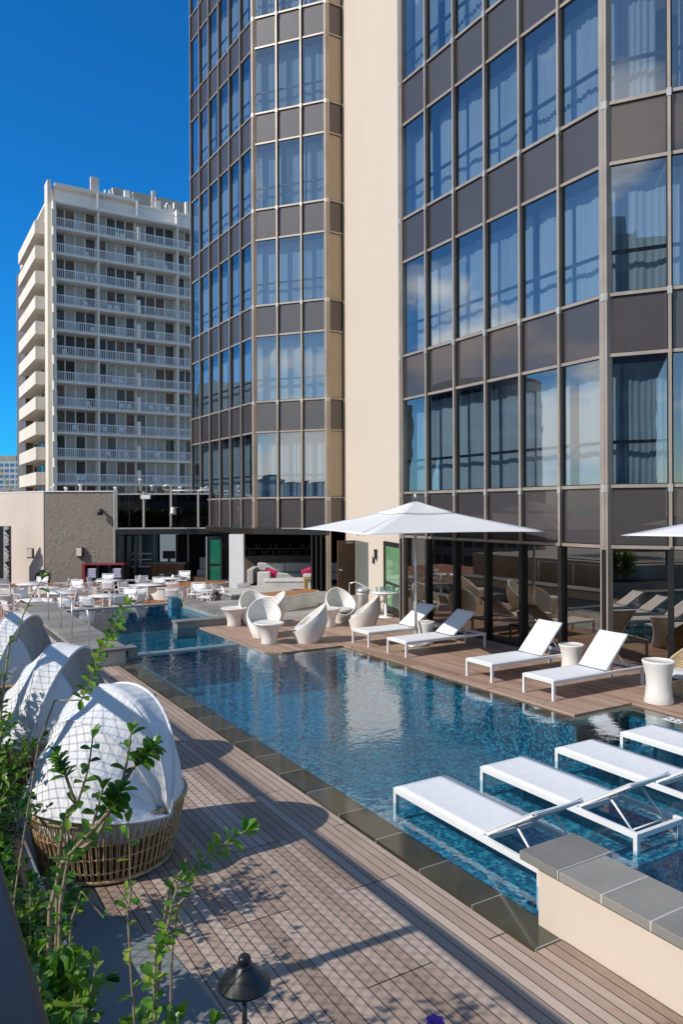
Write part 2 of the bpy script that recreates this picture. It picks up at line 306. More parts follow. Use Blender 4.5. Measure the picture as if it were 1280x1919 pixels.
# ------------------------------------------------------------ mesh helpers
class MB:
    def __init__(s): s.v = []; s.f = []; s.mi = []; s.sm = []
    def add(s, vs, fs, mi=0, smooth=False):
        o = len(s.v); s.v += [tuple(v) for v in vs]
        for f in fs: s.f.append(tuple(o+i for i in f)); s.mi.append(mi); s.sm.append(smooth)
        return s
    def box(s, x0, x1, y0, y1, z0, z1, mi=0):
        return s.add([(x0,y0,z0),(x1,y0,z0),(x1,y1,z0),(x0,y1,z0),(x0,y0,z1),(x1,y0,z1),(x1,y1,z1),(x0,y1,z1)],
                     [(0,3,2,1),(4,5,6,7),(0,1,5,4),(1,2,6,5),(2,3,7,6),(3,0,4,7)], mi)
    def obox(s, o, ux, uy, uz, mi=0):          # box from corner o with three edge vectors
        o, ux, uy, uz = map(Vector, (o, ux, uy, uz))
        vs = [o, o+ux, o+ux+uy, o+uy, o+uz, o+ux+uz, o+ux+uy+uz, o+uy+uz]
        fs = [(0,3,2,1),(4,5,6,7),(0,1,5,4),(1,2,6,5),(2,3,7,6),(3,0,4,7)]
        if ux.cross(uy).dot(uz) < 0: fs = [f[::-1] for f in fs]
        return s.add(vs, fs, mi)
    def bar(s, a, b, wd, th, up=(0,0,1), mi=0):  # rectangular bar along a-b, centred
        a, b = Vector(a), Vector(b); d = b-a; up = Vector(up); sx_ = d.cross(up)
        if sx_.length < 1e-6: sx_ = d.cross(Vector((1,0,0)))
        sx_.normalize(); uu = sx_.cross(d).normalized()
        return s.obox(a-sx_*wd/2-uu*th/2, sx_*wd, d, uu*th, mi)
    def prism(s, poly, z0, z1, mi=0):
        n = len(poly)
        A = sum(poly[i][0]*poly[(i+1)%n][1]-poly[(i+1)%n][0]*poly[i][1] for i in range(n))
        if A < 0: poly = poly[::-1]
        vs = [(x,y,z0) for x,y in poly]+[(x,y,z1) for x,y in poly]
        fs = [tuple(range(n))[::-1], tuple(range(n,2*n))]+[(i,(i+1)%n,(i+1)%n+n,i+n) for i in range(n)]
        return s.add(vs, fs, mi)
    def tube(s, pts, r, n=8, mi=0, cap=True, closed=False):
        pts = [Vector(p) for p in pts]; m = len(pts); rs = r if isinstance(r, (list, tuple)) else [r]*m
        vs = []; prev = None
        for i, p in enumerate(pts):
            if closed: d = pts[(i+1)%m]-pts[i-1]
            else: d = pts[min(i+1,m-1)]-pts[max(i-1,0)]
            if d.length < 1e-9: d = Vector((0,0,1))
            d.normalize()
            if prev is None: a = d.cross(Vector((0,0,1)) if abs(d.z) < 0.9 else Vector((1,0,0))).normalized()
            else:
                a = prev-d*prev.dot(d)
                a = a.normalized() if a.length > 1e-6 else d.orthogonal().normalized()
            prev = a; b = d.cross(a)
            for k in range(n):
                t = 2*PI*k/n; vs.append(p+(a*math.cos(t)+b*math.sin(t))*rs[i])
        fs = []
        for i in range(m if closed else m-1):
            j = (i+1)%m
            for k in range(n): fs.append((i*n+k, i*n+(k+1)%n, j*n+(k+1)%n, j*n+k))
        if cap and not closed: fs.append(tuple(range(n))[::-1]); fs.append(tuple((m-1)*n+k for k in range(n)))
        return s.add(vs, fs, mi, True)
    def lathe(s, prof, c=(0,0,0), n=32, mi=0, sx=1, sy=1, smooth=True):
        vs = []; m = len(prof)
        for r, z in prof:
            for k in range(n):
                t = 2*PI*k/n; vs.append((c[0]+r*math.cos(t)*sx, c[1]+r*math.sin(t)*sy, c[2]+z))
        fs = [(i*n+k, i*n+(k+1)%n, (i+1)*n+(k+1)%n, (i+1)*n+k) for i in range(m-1) for k in range(n)]
        if prof[0][0] > 1e-5: fs.append(tuple(range(n))[::-1])
        if prof[-1][0] > 1e-5: fs.append(tuple((m-1)*n+k for k in range(n)))
        return s.add(vs, fs, mi, smooth)
    def grid(s, fn, nu, nv, mi=0, smooth=True, closeu=False):
        vs = [fn(i/nu, j/nv) for j in range(nv+1) for i in range(nu+1)]
        fs = [(j*(nu+1)+i, j*(nu+1)+i+1, (j+1)*(nu+1)+i+1, (j+1)*(nu+1)+i) for j in range(nv) for i in range(nu)]
        return s.add(vs, fs, mi, smooth)
    def build(s, name, mats, parent=None, bevel=0, solid=0, auto=False):
        me = bpy.data.meshes.new(name); me.from_pydata([tuple(v) for v in s.v], [], s.f)
        if isinstance(mats, str): mats = [mats]
        for m in mats: me.materials.append(MATS[m])
        for p, i, sm in zip(me.polygons, s.mi, s.sm): p.material_index = min(i, len(mats)-1); p.use_smooth = sm
        me.update(); o = bpy.data.objects.new(name, me); C.objects.link(o)
        if parent: o.parent = parent
        if solid: md = o.modifiers.new('solid', 'SOLIDIFY'); md.thickness = solid; md.offset = 0
        if bevel: md = o.modifiers.new('bevel', 'BEVEL'); md.width = bevel; md.segments = 2; md.limit_method = 'ANGLE'; md.angle_limit = math.radians(40)
        return o
def tag(o, label=None, cat=None, group=None, kind=None):
    if label: o['label'] = label
    if cat: o['category'] = cat
    if group: o['group'] = group
    if kind: o['kind'] = kind
    return o
def thing(name, label, cat, loc=(0,0,0), rz=0, group=None):
    o = bpy.data.objects.new(name, None); C.objects.link(o); o.location = loc; o.rotation_euler = (0,0,rz)
    return tag(o, label, cat, group)
def kids(o): return [c for c in ALL() if c.parent == o]
def ALL(): return list(C.objects)
def dup(root, loc, rz, label, group=None):
    r = root.copy(); C.objects.link(r); r.location = loc; r.rotation_euler = (0,0,rz); r['label'] = label
    if group: r['group'] = group
    for ch in kids(root):
        c = ch.copy(); C.objects.link(c); c.parent = r
        for g in kids(ch): d = g.copy(); C.objects.link(d); d.parent = c
    return r
def struct(name, mb, mat, **k): o = mb.build(name, mat, **k); o['kind'] = 'structure'; return o
R_ = Vector((math.cos(YAW), -math.sin(YAW), 0)); F_ = Vector((math.sin(YAW), math.cos(YAW), 0))   # right and forward in plan
# ------------------------------------------------------------ ground, decks, pool
struct('ground', MB().box(-1500, 2500, -1500, 2500, -24.5, -24), 'roof_membrane')
t = MB(); t.prism([(-6, -6), (3.3, -6), (3.3, 16.4), (3.3, 26.0), (-6, 26.0)], -1.6, -0.10)          # podium under the decks
t.box(4.54, 15, -6, 3.0, -1.6, -1.3); t.box(9.6, 15, 8.5, 20.3, -1.6, -0.11)
struct('podium', t, 'core_dark')
struct('timber_deck', MB().prism([(0.9, -4), (4.52, -4), (4.52, 4.13), (4.20, 4.13), (4.20, 16.4), (3.48, 16.4), (3.48, 25.9), (0.9, 25.9)], -0.12, -0.012), 'deck_wood')
d2 = MB(); d2.prism([(7.5, 16.0), (7.85, 15.75), (9.55, 15.75), (9.55, 8.47), (10.98, 8.46), (10.98, -2), (15.6, -2), (15.6, 20.35), (7.5, 20.35)], -0.12, 0.0)
struct('sun_deck', d2, 'deck_wood_warm')
g = MB(); g.box(4.20, 4.262, 4.13, 16.4, -0.14, -0.075)
struct('overflow_gutter', g, 'gutter_red')
struct('patio', MB().prism([(0.8, 3.0), (1.9, 4.58), (1.87, 4.93), (1.82, 5.55), (1.72, 5.94), (1.53, 6.38), (1.38, 7.06), (1.2, 8.5), (1.2, 26), (0.8, 26)][::-1], -0.11, 0.004), 'patio_stone')
gp = MB(); gp.prism([(0.8, -3), (1.9, -3), (1.9, 4.58), (0.8, 3.0)], -0.11, 0.004); struct('patio', gp, 'patio_stone')
struct('terrace_floor', MB().prism([(-6, 26.32), (9.2, 26.32), (9.2, 26.6), (13.3, 26.6), (13.3, 40), (-6, 40)], -0.6, -0.45), 'terra_paving')
struct('terrace_floor', MB().prism([(9.15, 20.37), (13.2, 20.37), (13.2, 18.2), (16.3, 18.2), (16.3, 26.4), (13.3, 29.0), (11.4, 29.0), (11.4, 25.9), (9.15, 25.9)], -0.6, -0.006), 'stone_plain')
# pool basin
pb = MB()
pb.box(4.3, 10.37, 7.5, 26.2, -1.05, -0.9)              # deep floor
pb.box(4.3, 10.37, 2.0, 4.98, -1.05, -0.95)              # plunge end floor
pb.box(4.70, 10.37, 4.98, 7.5, -1.2, -0.227)             # sun shelf
pb.box(4.62, 4.70, 4.42, 17.0, -1.3, -0.035)             # weir inside wall
pb.box(4.3, 4.38, 16.9, 26.0, -1.3, 0.0)
pb.box(10.36, 10.44, 2.0, 8.1, -1.3, -0.035); pb.box(9.13, 10.44, 8.06, 8.14, -1.3, -0.035)
pb.box(9.13, 9.21, 8.14, 15.4, -1.3, -0.035); pb.box(7.5, 9.21, 15.4, 15.48, -1.3, -0.035)
pb.box(7.42, 7.5, 15.4, 20.4, -1.3, -0.035); pb.box(7.42, 8.7, 20.40, 20.46, -1.3, 0.0); pb.box(8.5, 8.56, 20.46, 25.9, -1.3, 0.0)
pb.box(4.3, 8.6, 25.9, 26.0, -1.3, -0.03)
pb.box(4.72, 7.42, 17.28, 17.46, -1.2, -0.06)            # divider between the two basins
pb.box(5.10, 10.37, 4.66, 4.979, -0.5, -0.055)            # bench edge of the sun shelf
basin = struct('pool', pb, 'pool_mosaic')
struct('pool_water', MB().prism([(4.66, 2.0), (10.6, 2.0), (10.6, 8.3), (9.4, 8.3), (9.4, 15.6), (7.6, 15.6), (7.5, 20.4), (8.52, 20.4), (8.52, 26.05), (4.36, 26.05), (4.36, 16.9), (4.66, 16.9)][::-1], -0.024, -0.020) if False else
       MB().add([(4.60, 2.0, -.02), (10.62, 2.0, -.02), (10.62, 8.3, -.02), (9.4, 8.3, -.02), (9.4, 15.62, -.02), (7.6, 15.62, -.02), (7.46, 20.42, -.02), (8.52, 20.42, -.02), (8.52, 26.05, -.02), (4.36, 26.05, -.02), (4.36, 16.7, -.02), (4.60, 16.7, -.02)], [tuple(range(12))]), 'water')
tr = MB(); tr.box(4.72, 7.42, 17.275, 17.30, -0.06, 0.012); tr.box(4.72, 7.42, 17.44, 17.465, -0.06, 0.012); tr.box(4.72, 7.42, 17.30, 17.44, -0.058, -0.022)
tag(tr.build('tile_edge', 'grout_white'), 'pair of thin white tile edges crossing the pool between its two basins', 'tile edge')
# rims of stone
sl = MB(); sl.box(4.262, 4.62, 4.15, 17.0, -0.5, -0.024); o = struct('pool_edge', sl, 'wet_slab')
sl = MB(); sl.box(4.62, 4.66, 4.15, 4.42, -0.5, -0.026); struct('pool_edge', sl, 'wet_slab')
sl = MB(); sl.prism([(9.21, 8.46), (9.55, 8.46), (9.55, 15.75), (7.85, 15.75), (7.5, 16.0), (7.5, 15.48), (9.21, 15.48)], -0.5, -0.03); struct('pool_edge', sl, 'wet_slab')
sl = MB(); sl.prism([(9.14, 8.04), (10.44, 8.04), (10.44, -2), (10.98, -2), (10.98, 8.458), (9.21, 8.458), (9.14, 8.458)][::-1], -0.5, -0.028); struct('pool_edge', sl, 'wet_slab_cross')
# raised coping of the far basin
cp = thing('raised_coping', 'raised pale stone coping along the left side of the far basin with a boarded face', 'coping', (3.5, 16.45, 0))
m = MB(); m.box(0.03, 0.87, 0.0, 9.5, -0.1, 0.29); m.build('wall', 'cream_render', cp)
m = MB(); m.box(-0.02, 0.92, -0.04, 9.5, 0.292, 0.35); m.box(0.92, 1.12, -0.04, 0.33, 0.15, 0.35); m.build('cap', 'coping_stone', cp)
m = MB()
for i in range(24): m.box(0.0, 0.028, 0.15+i*.385, 0.50+i*.385, 0.0, 0.285)
m.build('face_board', 'stone_pale', cp)
cp = thing('raised_coping', 'low stone curb around the corner of the spa basin, nearest the egg chairs', 'coping', (6.85, 20.4, 0))
m = MB(); m.box(0.03, 2.2, 0.03, 0.42, -0.3, 0.14); m.box(1.72, 2.27, 0.42, 5.5, -0.3, 0.14); m.build('wall', 'stone_plain', cp)
m = MB(); m.box(0, 1.69, 0, 0.45, 0.142, 0.20); m.box(1.69, 2.3, 0, 5.5, 0.143, 0.202); m.build('cap', 'coping_stone', cp)
m = MB(); m.box(8.18, 8.5, 24.9, 25.3, -0.3, 0.32)
tag(m.build('spill_block', 'pool_mosaic'), 'blue mosaic cube at the far corner of the spa basin', 'pool block')
m = MB(); m.box(3.5, 9.15, 26.06, 26.3, -0.6, 0.02)
tag(m.build('infinity_edge', 'stone_plain', bevel=.02), 'long thin stone overflow edge at the far end of the pool before the dining terrace', 'pool edge')
# cream seat wall with stone coping at the near end of the pool
sw = thing('seat_wall', 'cream rendered low wall with grey stone coping beside the nearest pool lounger', 'low wall', (4.53, 4.2, 0))
MB().box(0.0, 0.44, -8, 0.20, -0.9, 0.455).build('wall', 'cream_wall_paint', sw)
m = MB(); m.box(-0.045, 0.50, -8, -0.06, 0.457, 0.53); m.build('coping', 'coping_stone', sw, bevel=.006)
m = MB(); m.box(-0.045, 0.60, -0.052, 0.37, 0.457, 0.531); m.build('coping', 'coping_stone', sw, bevel=.006)
# ------------------------------------------------------------ walkway the photographer stands on, railing, planter
struct('walkway', MB().box(-8, 0.02, -6, 30, -0.2, 1.0), 'stone_plain')
rl = thing('railing', 'black metal top rail crossing the bottom left corner, close to the camera', 'railing', (0.035, 0, 1.0))
m = MB(); m.bar((0.0, -3, 1.94), (0.0, 24, 1.94), 0.16, 0.04); m.bar((0.0, -3, 1.90), (0.0, 24, 1.90), 0.05, 0.04); m.build('top_rail', 'black_metal', rl, bevel=.008)
m = MB(); m.bar((0, -3, 0.08), (0, 24, 0.08), 0.04, 0.04); m.build('bottom_rail', 'black_metal', rl)
for y in (-2.2, 0.2, 2.62, 5.02, 7.42, 9.82, 12.22, 14.62, 17.02, 19.42):
    MB().box(-0.03, 0.03, y-0.05, y+0.05, 0, 1.88).build('post', 'black_metal', rl)
m = MB(); hh = 1.78; wr = 0.0022; y = -4.4
while y < 22:
    for s_ in (0, 1):
        ya, yb = (y, y+hh*.9) if s_ else (y+hh*.9, y)
        m.bar((0, ya, 0.10), (0, yb, 0.10+hh), wr*2, wr*2, up=(1, 0, 0))
    y += 0.115
m.build('mesh_infill', 'black_metal', rl)
pl = thing('planter', 'long planter bed full of shrubs along the left side', 'planter', (0.3, 0, 0))
MB().box(0.0, 0.72, 0.5, 19, -0.1, 0.42).build('trough', 'stone_plain', pl, bevel=.02)
MB().box(0.06, 0.66, 0.56, 18.9, 0.40, 0.445).build('soil', 'soil', pl)
# ------------------------------------------------------------ glass tower
S = 4.08; ZT = 3.84; ZB = 2.55          # top and bottom of the lowest spandrel band
def lv(k): return ZB+S*k, ZT+S*k         # bottom, top of spandrel band k
tw = thing('glass_tower', 'tall bronze glass hotel tower with curtained windows and a cream wall, rising over the pool', 'tower', (13.1, 18, 0))
TWO = Vector((13.1, 18, 0))
def tb(mb, name, mats, **k):
    o = mb.build(name, mats, tw, **k); o.matrix_parent_inverse = Matrix.Translation(-TWO); return o
def sub(mb, name, mats, par, **k):
    o = mb.build(name, mats, par, **k); return o
m = MB(); m.prism([(13.95, 10.95), (15.75, 8.35), (32, 8.35), (32, 27.3), (16.9, 27.3), (14.0, 18.2)], 2.62, 34); m.prism([(14.05, 29.4), (15.8, 27.3), (32, 27.3), (32, 38), (14.05, 38)], 2.62, 34)
tb(m, 'core', 'core_dark')  # dark tower body, put in behind the curtains to block the light
rs = random.Random(3)
def facade(P0, P1, n, k0, k1, ground=True, curt=True, blind=False, gl='window_glass', skipg=()):
    P0 = Vector((*P0, 0)); P1 = Vector((*P1, 0)); d = (P1-P0); Lg = d.length; d.normalize()
    nrm = Vector((d.y, -d.x, 0))                  # outward = right of travel? corrected below
    if nrm.dot(Vector((0, 0, 0))-P0) < 0: nrm = -nrm
    pw = Lg/n
    for i in range(n):
        a = P0+d*pw*i; b = P0+d*pw*(i+1); mid = (a+b)/2
        for k in range(k0, k1+1):
            z0, z1 = lv(k)
            m = MB(); m.add([a+Vector((0,0,z0)), b+Vector((0,0,z0)), b+Vector((0,0,z1)), a+Vector((0,0,z1))], [(0,1,2,3)])
            tb(m, 'spandrel_panel', 'spandrel_panel')
            m = MB(); z2 = z1; z3 = z0+S
            tl = Vector((rs.uniform(-.002, .002), rs.uniform(-.002, .002), 0))
            m.add([a+Vector((0,0,z2)), b+Vector((0,0,z2))+nrm*rs.uniform(-.008, .008), b+Vector((0,0,z3))+nrm*rs.uniform(-.008, .008), a+Vector((0,0,z3))], [(0,1,2,3)])
            wn = tb(m, 'window', 'blind_beige' if blind else gl)
            if curt:
                c = MB(); am = rs.uniform(.008, .022); off = 0.42; ph = rs.uniform(0, 6); fq = rs.uniform(36, 52); lo = 0.0; hi = 1.0
                q = rs.random()
                if q < .2: lo = rs.uniform(.05, .25)
                elif q < .4: hi = rs.uniform(.75, .95)
                def fn(u, v, a=a, d=d, ph=ph, fq=fq, am=am, lo=lo, hi=hi, z2=z2, z3=z3, off=off):
                    uu = (lo+(hi-lo)*u)*pw
                    fl = am*math.sin(fq*uu+ph+0.8*math.sin(7*uu+ph)+.5*math.sin(2.2*v+ph))*(1.0-.25*v)+0.02*math.sin(11*uu+ph+v)
                    p = a+d*(uu+.01*math.sin(9*v+ph))-nrm*(off+fl); return (p.x, p.y, z2-0.3+(z3-0.12-z2+0.3)*v)
                c.grid(fn, 56, 3)
                sub(c, 'curtain', 'curtain_fabric', wn)
                c = MB(); c.bar(a+Vector((0,0,z2+0.95))-nrm*.16, b+Vector((0,0,z2+0.95))-nrm*.16, 0.06, 0.07); sub(c, 'guard_rail', 'black_gasket', wn)
        if ground and i not in skipg:
            m = MB(); m.add([a+Vector((0,0,0)), b, b+Vector((0,0,ZB)), a+Vector((0,0,ZB))], [(0,1,2,3)]); tb(m, 'shopfront_pane', 'shopfront_glass')
    top = lv(k1)[0]+S
    for i in range(n+1):
        p = P0+d*pw*i; zb = 0 if ground else ZB
        m = MB(); q = p-d*.062-nrm*.06
        m.obox(q+Vector((0,0,zb)), d*.124, nrm*.085, (0,0,top-zb), 0)
        q = p-d*.032+nrm*.0255
        m.obox(q+Vector((0,0,ZB)), d*.064, nrm*.085, (0,0,top-ZB), 1)
        if ground: m.obox(p-d*.055+nrm*.0255, d*.11, nrm*.075, (0,0,ZB-.06), 0)
        for k in range(k0, k1+2):
            q = p-d*.045+nrm*.026; m.obox(q+Vector((0,0,lv(k)[1]-.13)), d*.09, nrm*.095, (0,0,.16), 2)
        tb(m, 'mullion', ['black_gasket', 'mullion_metal', 'bright_metal'])
    for k in range(k0, k1+2):
        for zz in lv(k):
            if zz > top: continue
            m = MB()
            m.obox(P0+Vector((0,0,zz-.035))+d*.06-nrm*.05, d*(Lg-.12), nrm*.10, (0,0,.07), 0)
            m.obox(P0+Vector((0,0,zz-.055))+d*.06-nrm*.05, d*(Lg-.12), nrm*.06, (0,0,.11), 1)
            tb(m, 'transom', ['mullion_metal', 'black_gasket'])
    if ground: tb(MB().obox(P0+d*.06-nrm*.05, d*(Lg-.12), nrm*.11, (0,0,.09)), 'sill', 'black_gasket')
facade((13.1, 18.12), (13.1, 10.71), 6, 0, 3)
facade((13.1, 10.71), (15.26, 7.63), 3, 0, 2)
facade((13.05, 36.2), (13.23, 29.07), 6, 0, 6, ground=False)
facade((13.23, 29.07), (15.33, 26.5), 3, 0, 6, ground=False)
facade((15.33, 26.5), (16.1, 26.5), 1, 0, 6, ground=False, curt=False, blind=True)
# corner posts
m = MB()
for (x, y, zb, zt) in ((13.1, 10.71, 0, 18), (13.1, 18.12, 0, 20), (13.23, 29.07, ZB, 31), (15.33, 26.5, 0, 31)):
    m.box(x-.09, x+.09, y-.10, y+.10, zb, zt)
tb(m, 'corner_post', 'mullion_metal')
m = MB(); m.prism([(13.24, 18.22), (16.14, 26.47), (17.2, 26.1), (14.3, 17.85)], -0.05, 30); tb(m, 'cream_wall', 'cream_wall_paint')
# ground floor interior behind the shopfront
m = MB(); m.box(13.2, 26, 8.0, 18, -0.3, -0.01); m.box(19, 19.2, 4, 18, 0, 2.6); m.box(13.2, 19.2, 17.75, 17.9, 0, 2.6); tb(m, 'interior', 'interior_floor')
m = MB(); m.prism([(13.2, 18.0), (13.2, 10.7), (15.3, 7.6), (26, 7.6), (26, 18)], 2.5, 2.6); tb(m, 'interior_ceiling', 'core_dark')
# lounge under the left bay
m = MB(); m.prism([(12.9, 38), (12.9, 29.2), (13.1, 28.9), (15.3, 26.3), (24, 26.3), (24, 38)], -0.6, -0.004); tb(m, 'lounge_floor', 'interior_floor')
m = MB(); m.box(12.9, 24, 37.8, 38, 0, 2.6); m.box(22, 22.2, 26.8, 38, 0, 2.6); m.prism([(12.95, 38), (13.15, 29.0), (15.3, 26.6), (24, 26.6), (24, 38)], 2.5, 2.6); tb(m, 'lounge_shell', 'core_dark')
m = MB(); m.bar((12.98, 36, 2.42), (13.14, 29.0, 2.42), .16, .24); m.bar((13.14, 29.05, 2.42), (15.35, 26.4, 2.42), .16, .24); tb(m, 'header_beam', 'bronze_black')
m = MB(); m.obox(R_*-4.70+F_*31.0, R_*.60, F_*.4, (0, 0, 2.32)); tb(m, 'column', 'white_paint')
# folding glass doors gathered at the side of the lounge opening
for i, dx in enumerate((0, .13, .26)):
    fd = MB(); o_ = Vector((14.72+dx, 26.86-dx*1.15, 0)); uy = Vector((0.62, .45, 0))
    fd.obox(o_, (.045, -.05, 0), uy*.10, (0,0,2.3)); fd.obox(o_+uy*.9, (.045, -.05, 0), uy*.1, (0,0,2.3)); fd.obox(o_+uy*.1, (.045, -.05, 0), uy*.8, (0,0,.1)); fd.obox(o_+uy*.1+Vector((0,0,2.2)), (.045, -.05, 0), uy*.8, (0,0,.1))
    f_ = tb(fd, 'folding_door', 'bronze_black')
    sub(MB().obox(o_+uy*.1+Vector((.02, -.022, .1)), (.008, -.008, 0), uy*.8, (0,0,2.1)), 'pane', 'dark_glass', f_)
# service door standing open against the cream wall, grey stand-in for the shaded recess
dr = MB(); dr.box(14.62, 15.42, 24.52, 24.57, 0.02, 2.14); o = tb(dr, 'door', 'door_brown'); o['label'] = 'brown service door standing open'
m = MB(); m.tube([(14.70, 24.50, 1.02), (14.70, 24.44, 1.02)], .03, 10); m.tube([(14.70, 24.44, 1.02), (14.82, 24.44, 1.02)], .012, 8); m.bar((15.0, 24.49, 2.06), (15.28, 24.49, 2.06), .05, .05); sub(m, 'handle', 'chrome', o)
ddir = Vector((16.14-13.24, 26.47-18.22, 0)).normalized(); dn = Vector((-ddir.y, ddir.x, 0))
def onwall(y): return Vector((13.24+(y-18.22)*ddir.x/ddir.y, y, 0))
m = MB(); m.obox(onwall(24.5)+dn*.004, ddir*-1.95, dn*.02, (0,0,2.14)); o = tb(m, 'door', 'recess_grey'); o['label'] = 'flat grey panel on the cream wall standing in for the shaded door recess'
m = MB(); p = onwall(22.0); m.obox(onwall(20.55)+dn*.005, ddir*-1.25, dn*.05, (0,0,.1))
# green glass door
q0 = onwall(20.4); wd = 2.0; m = MB()
m.obox(q0+dn*.004, ddir*-.13, dn*.07, (0,0,2.3)); m.obox(q0-ddir*wd+dn*.004, ddir*.13, dn*.07, (0,0,2.3)); m.obox(q0-ddir*.13+dn*.004, ddir*-(wd-.26), dn*.07, (0,0,.22)); m.obox(q0-ddir*.13+dn*.004+Vector((0,0,2.18)), ddir*-(wd-.26), dn*.07, (0,0,.12)); m.obox(q0-ddir*.13+dn*.004+Vector((0,0,.93)), ddir*-(wd-.26), dn*.06, (0,0,.07))
o = tb(m, 'glass_door', 'bronze_black'); o['label'] = 'dark framed door with green glass'
sub(MB().obox(q0-ddir*.13+dn*.02+Vector((0,0,.2)), ddir*-(wd-.26), dn*.012, (0,0,2.0)), 'pane', 'green_film', o)
m = MB(); m.obox(onwall(21.55)+dn*.01+Vector((0,0,1.62)), ddir*-.16, dn*.10, (0,0,.34)); o = tb(m, 'wall_light', 'black_metal'); sub(MB().obox(onwall(21.55)+dn*.112-ddir*.02+Vector((0,0,1.66)), ddir*-.12, dn*.01, (0,0,.26)), 'diffuser', 'lamp_glass', o)
m = MB(); m.obox(onwall(21.85)+dn*.01+Vector((0,0,1.45)), ddir*-.12, dn*.06, (0,0,.25)); tb(m, 'card_reader', 'black_metal')
for yy in (24.3,): 
    m = MB(); m.obox(onwall(yy)+dn*.01+Vector((0,0,2.45)), ddir*-.3, dn*.12, (0,0,.3)); tb(m, 'wall_light', 'black_metal')
# ------------------------------------------------------------ low restaurant building on the left
A, B_, Cn, D_ = Vector((4.2, 39.5, 0)), Vector((6.22, 38.29, 0)), Vector((9.35, 38.2, 0)), Vector((13.1, 34.4, 0))
Cn = Vector((9.2, 36.5, 0))
rb = thing('restaurant_wing', 'low restaurant wing with cream and rough grey walls beside a band of black glass', 'building', (6.22, 38.29, -.45))
RO = Vector((6.22, 38.29, -.45))
def rbp(mb, name, mats, par=None, **k):
    o = mb.build(name, mats, par or rb, **k)
    if not par: o.matrix_parent_inverse = Matrix.Translation(-RO)
    return o
def cp_(s, D, z=0): return R_*s+F_*D+Vector((0, 0, z))
ZR = 4.24
m = MB(); m.obox(cp_(-14.43, 36, -.46), R_*-10+F_*8, F_*3, (0,0,ZR+.46)); rbp(m, 'cream_wall', 'cream_render')
m = MB(); m.obox(cp_(-14.43, 36.02, -.46), R_*3.5, F_*3, (0,0,ZR+.445)); rbp(m, 'rough_wall', 'stucco_rough')
m = MB(); m.obox(cp_(-14.43, 35.97, ZR), R_*-10+F_*8, F_*.3, (0,0,.05)); m.obox(cp_(-14.40, 35.97, ZR-.01), R_*3.5, F_*.3, (0,0,.05)); rbp(m, 'roof_edge', 'white_paint')
m = MB(); m.obox(cp_(-14.2, 36.2, ZR-.1), R_*8.4, F_*8, (0,0,.02)); rbp(m, 'roof', 'roof_membrane')
gx0, gx1 = -10.90, -5.62
nG = 4; gw = (gx1-gx0)/nG
for i in range(nG):
    m = MB(); m.obox(cp_(gx0+i*gw+.05, 36.05, 2.50), R_*(gw-.1), F_*.03, (0,0,1.55)); p_ = rbp(m, 'glass_panel', 'dark_glass')
    if i in (0, 3): m = MB(); m.obox(cp_(gx0+i*gw+gw*.45, 36.02, 2.55), R_*.03, F_*.02, (0,0,1.45)); rbp(m, 'glazing_bar', 'bronze_black', p_)
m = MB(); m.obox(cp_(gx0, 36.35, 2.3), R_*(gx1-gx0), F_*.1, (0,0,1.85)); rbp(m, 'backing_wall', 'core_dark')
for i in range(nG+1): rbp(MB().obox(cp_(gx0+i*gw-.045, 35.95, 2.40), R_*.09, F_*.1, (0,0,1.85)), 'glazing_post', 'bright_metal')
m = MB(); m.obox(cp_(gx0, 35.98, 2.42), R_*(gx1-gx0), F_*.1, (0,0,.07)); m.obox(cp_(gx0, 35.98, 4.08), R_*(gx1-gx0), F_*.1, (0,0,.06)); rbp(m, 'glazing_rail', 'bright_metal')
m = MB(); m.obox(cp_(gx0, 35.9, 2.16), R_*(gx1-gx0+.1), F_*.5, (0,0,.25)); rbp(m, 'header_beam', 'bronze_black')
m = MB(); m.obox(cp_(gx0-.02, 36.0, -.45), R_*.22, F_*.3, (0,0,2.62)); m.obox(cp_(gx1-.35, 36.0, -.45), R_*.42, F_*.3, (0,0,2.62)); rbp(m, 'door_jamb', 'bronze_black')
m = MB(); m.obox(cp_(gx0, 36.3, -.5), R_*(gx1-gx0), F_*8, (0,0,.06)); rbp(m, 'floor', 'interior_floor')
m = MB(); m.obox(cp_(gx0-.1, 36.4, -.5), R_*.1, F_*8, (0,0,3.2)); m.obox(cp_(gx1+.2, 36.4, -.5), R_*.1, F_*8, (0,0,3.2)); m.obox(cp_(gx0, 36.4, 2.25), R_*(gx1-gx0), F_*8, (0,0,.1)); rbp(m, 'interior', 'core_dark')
for i, (s0, ww, zz) in enumerate(((-9.9, .10, 2.6), (-8.5, .12, 2.6), (-7.5, .1, 2.6), (-6.9, .14, 2.6))):
    m = MB(); m.obox(cp_(s0, 40, -.44), R_*ww, F_*.1, (0,0,zz)); rbp(m, 'column', 'bronze_black')
m = MB(); m.obox(cp_(-8.4, 41, -.4), R_*3.0, F_*.05, (0,0,2.5)); rbp(m, 'inner_glazing', 'green_dark_film')
m = MB(); m.obox(cp_(-8.05, 42, -.4), R_*.9, F_*.05, (0,0,2.4)); m.obox(cp_(-9.6, 43, .2), R_*1.1, F_*.05, (0,0,1.7)); rbp(m, 'lit_wall', 'cream_paint')
for s0 in (-9.9, -9.55, -9.2):
    m = MB(); m.obox(cp_(s0-.9, 36.15, -.42), R_*.06, F_*.55, (0,0,2.5)); rbp(m, 'folding_door', 'bronze_black')
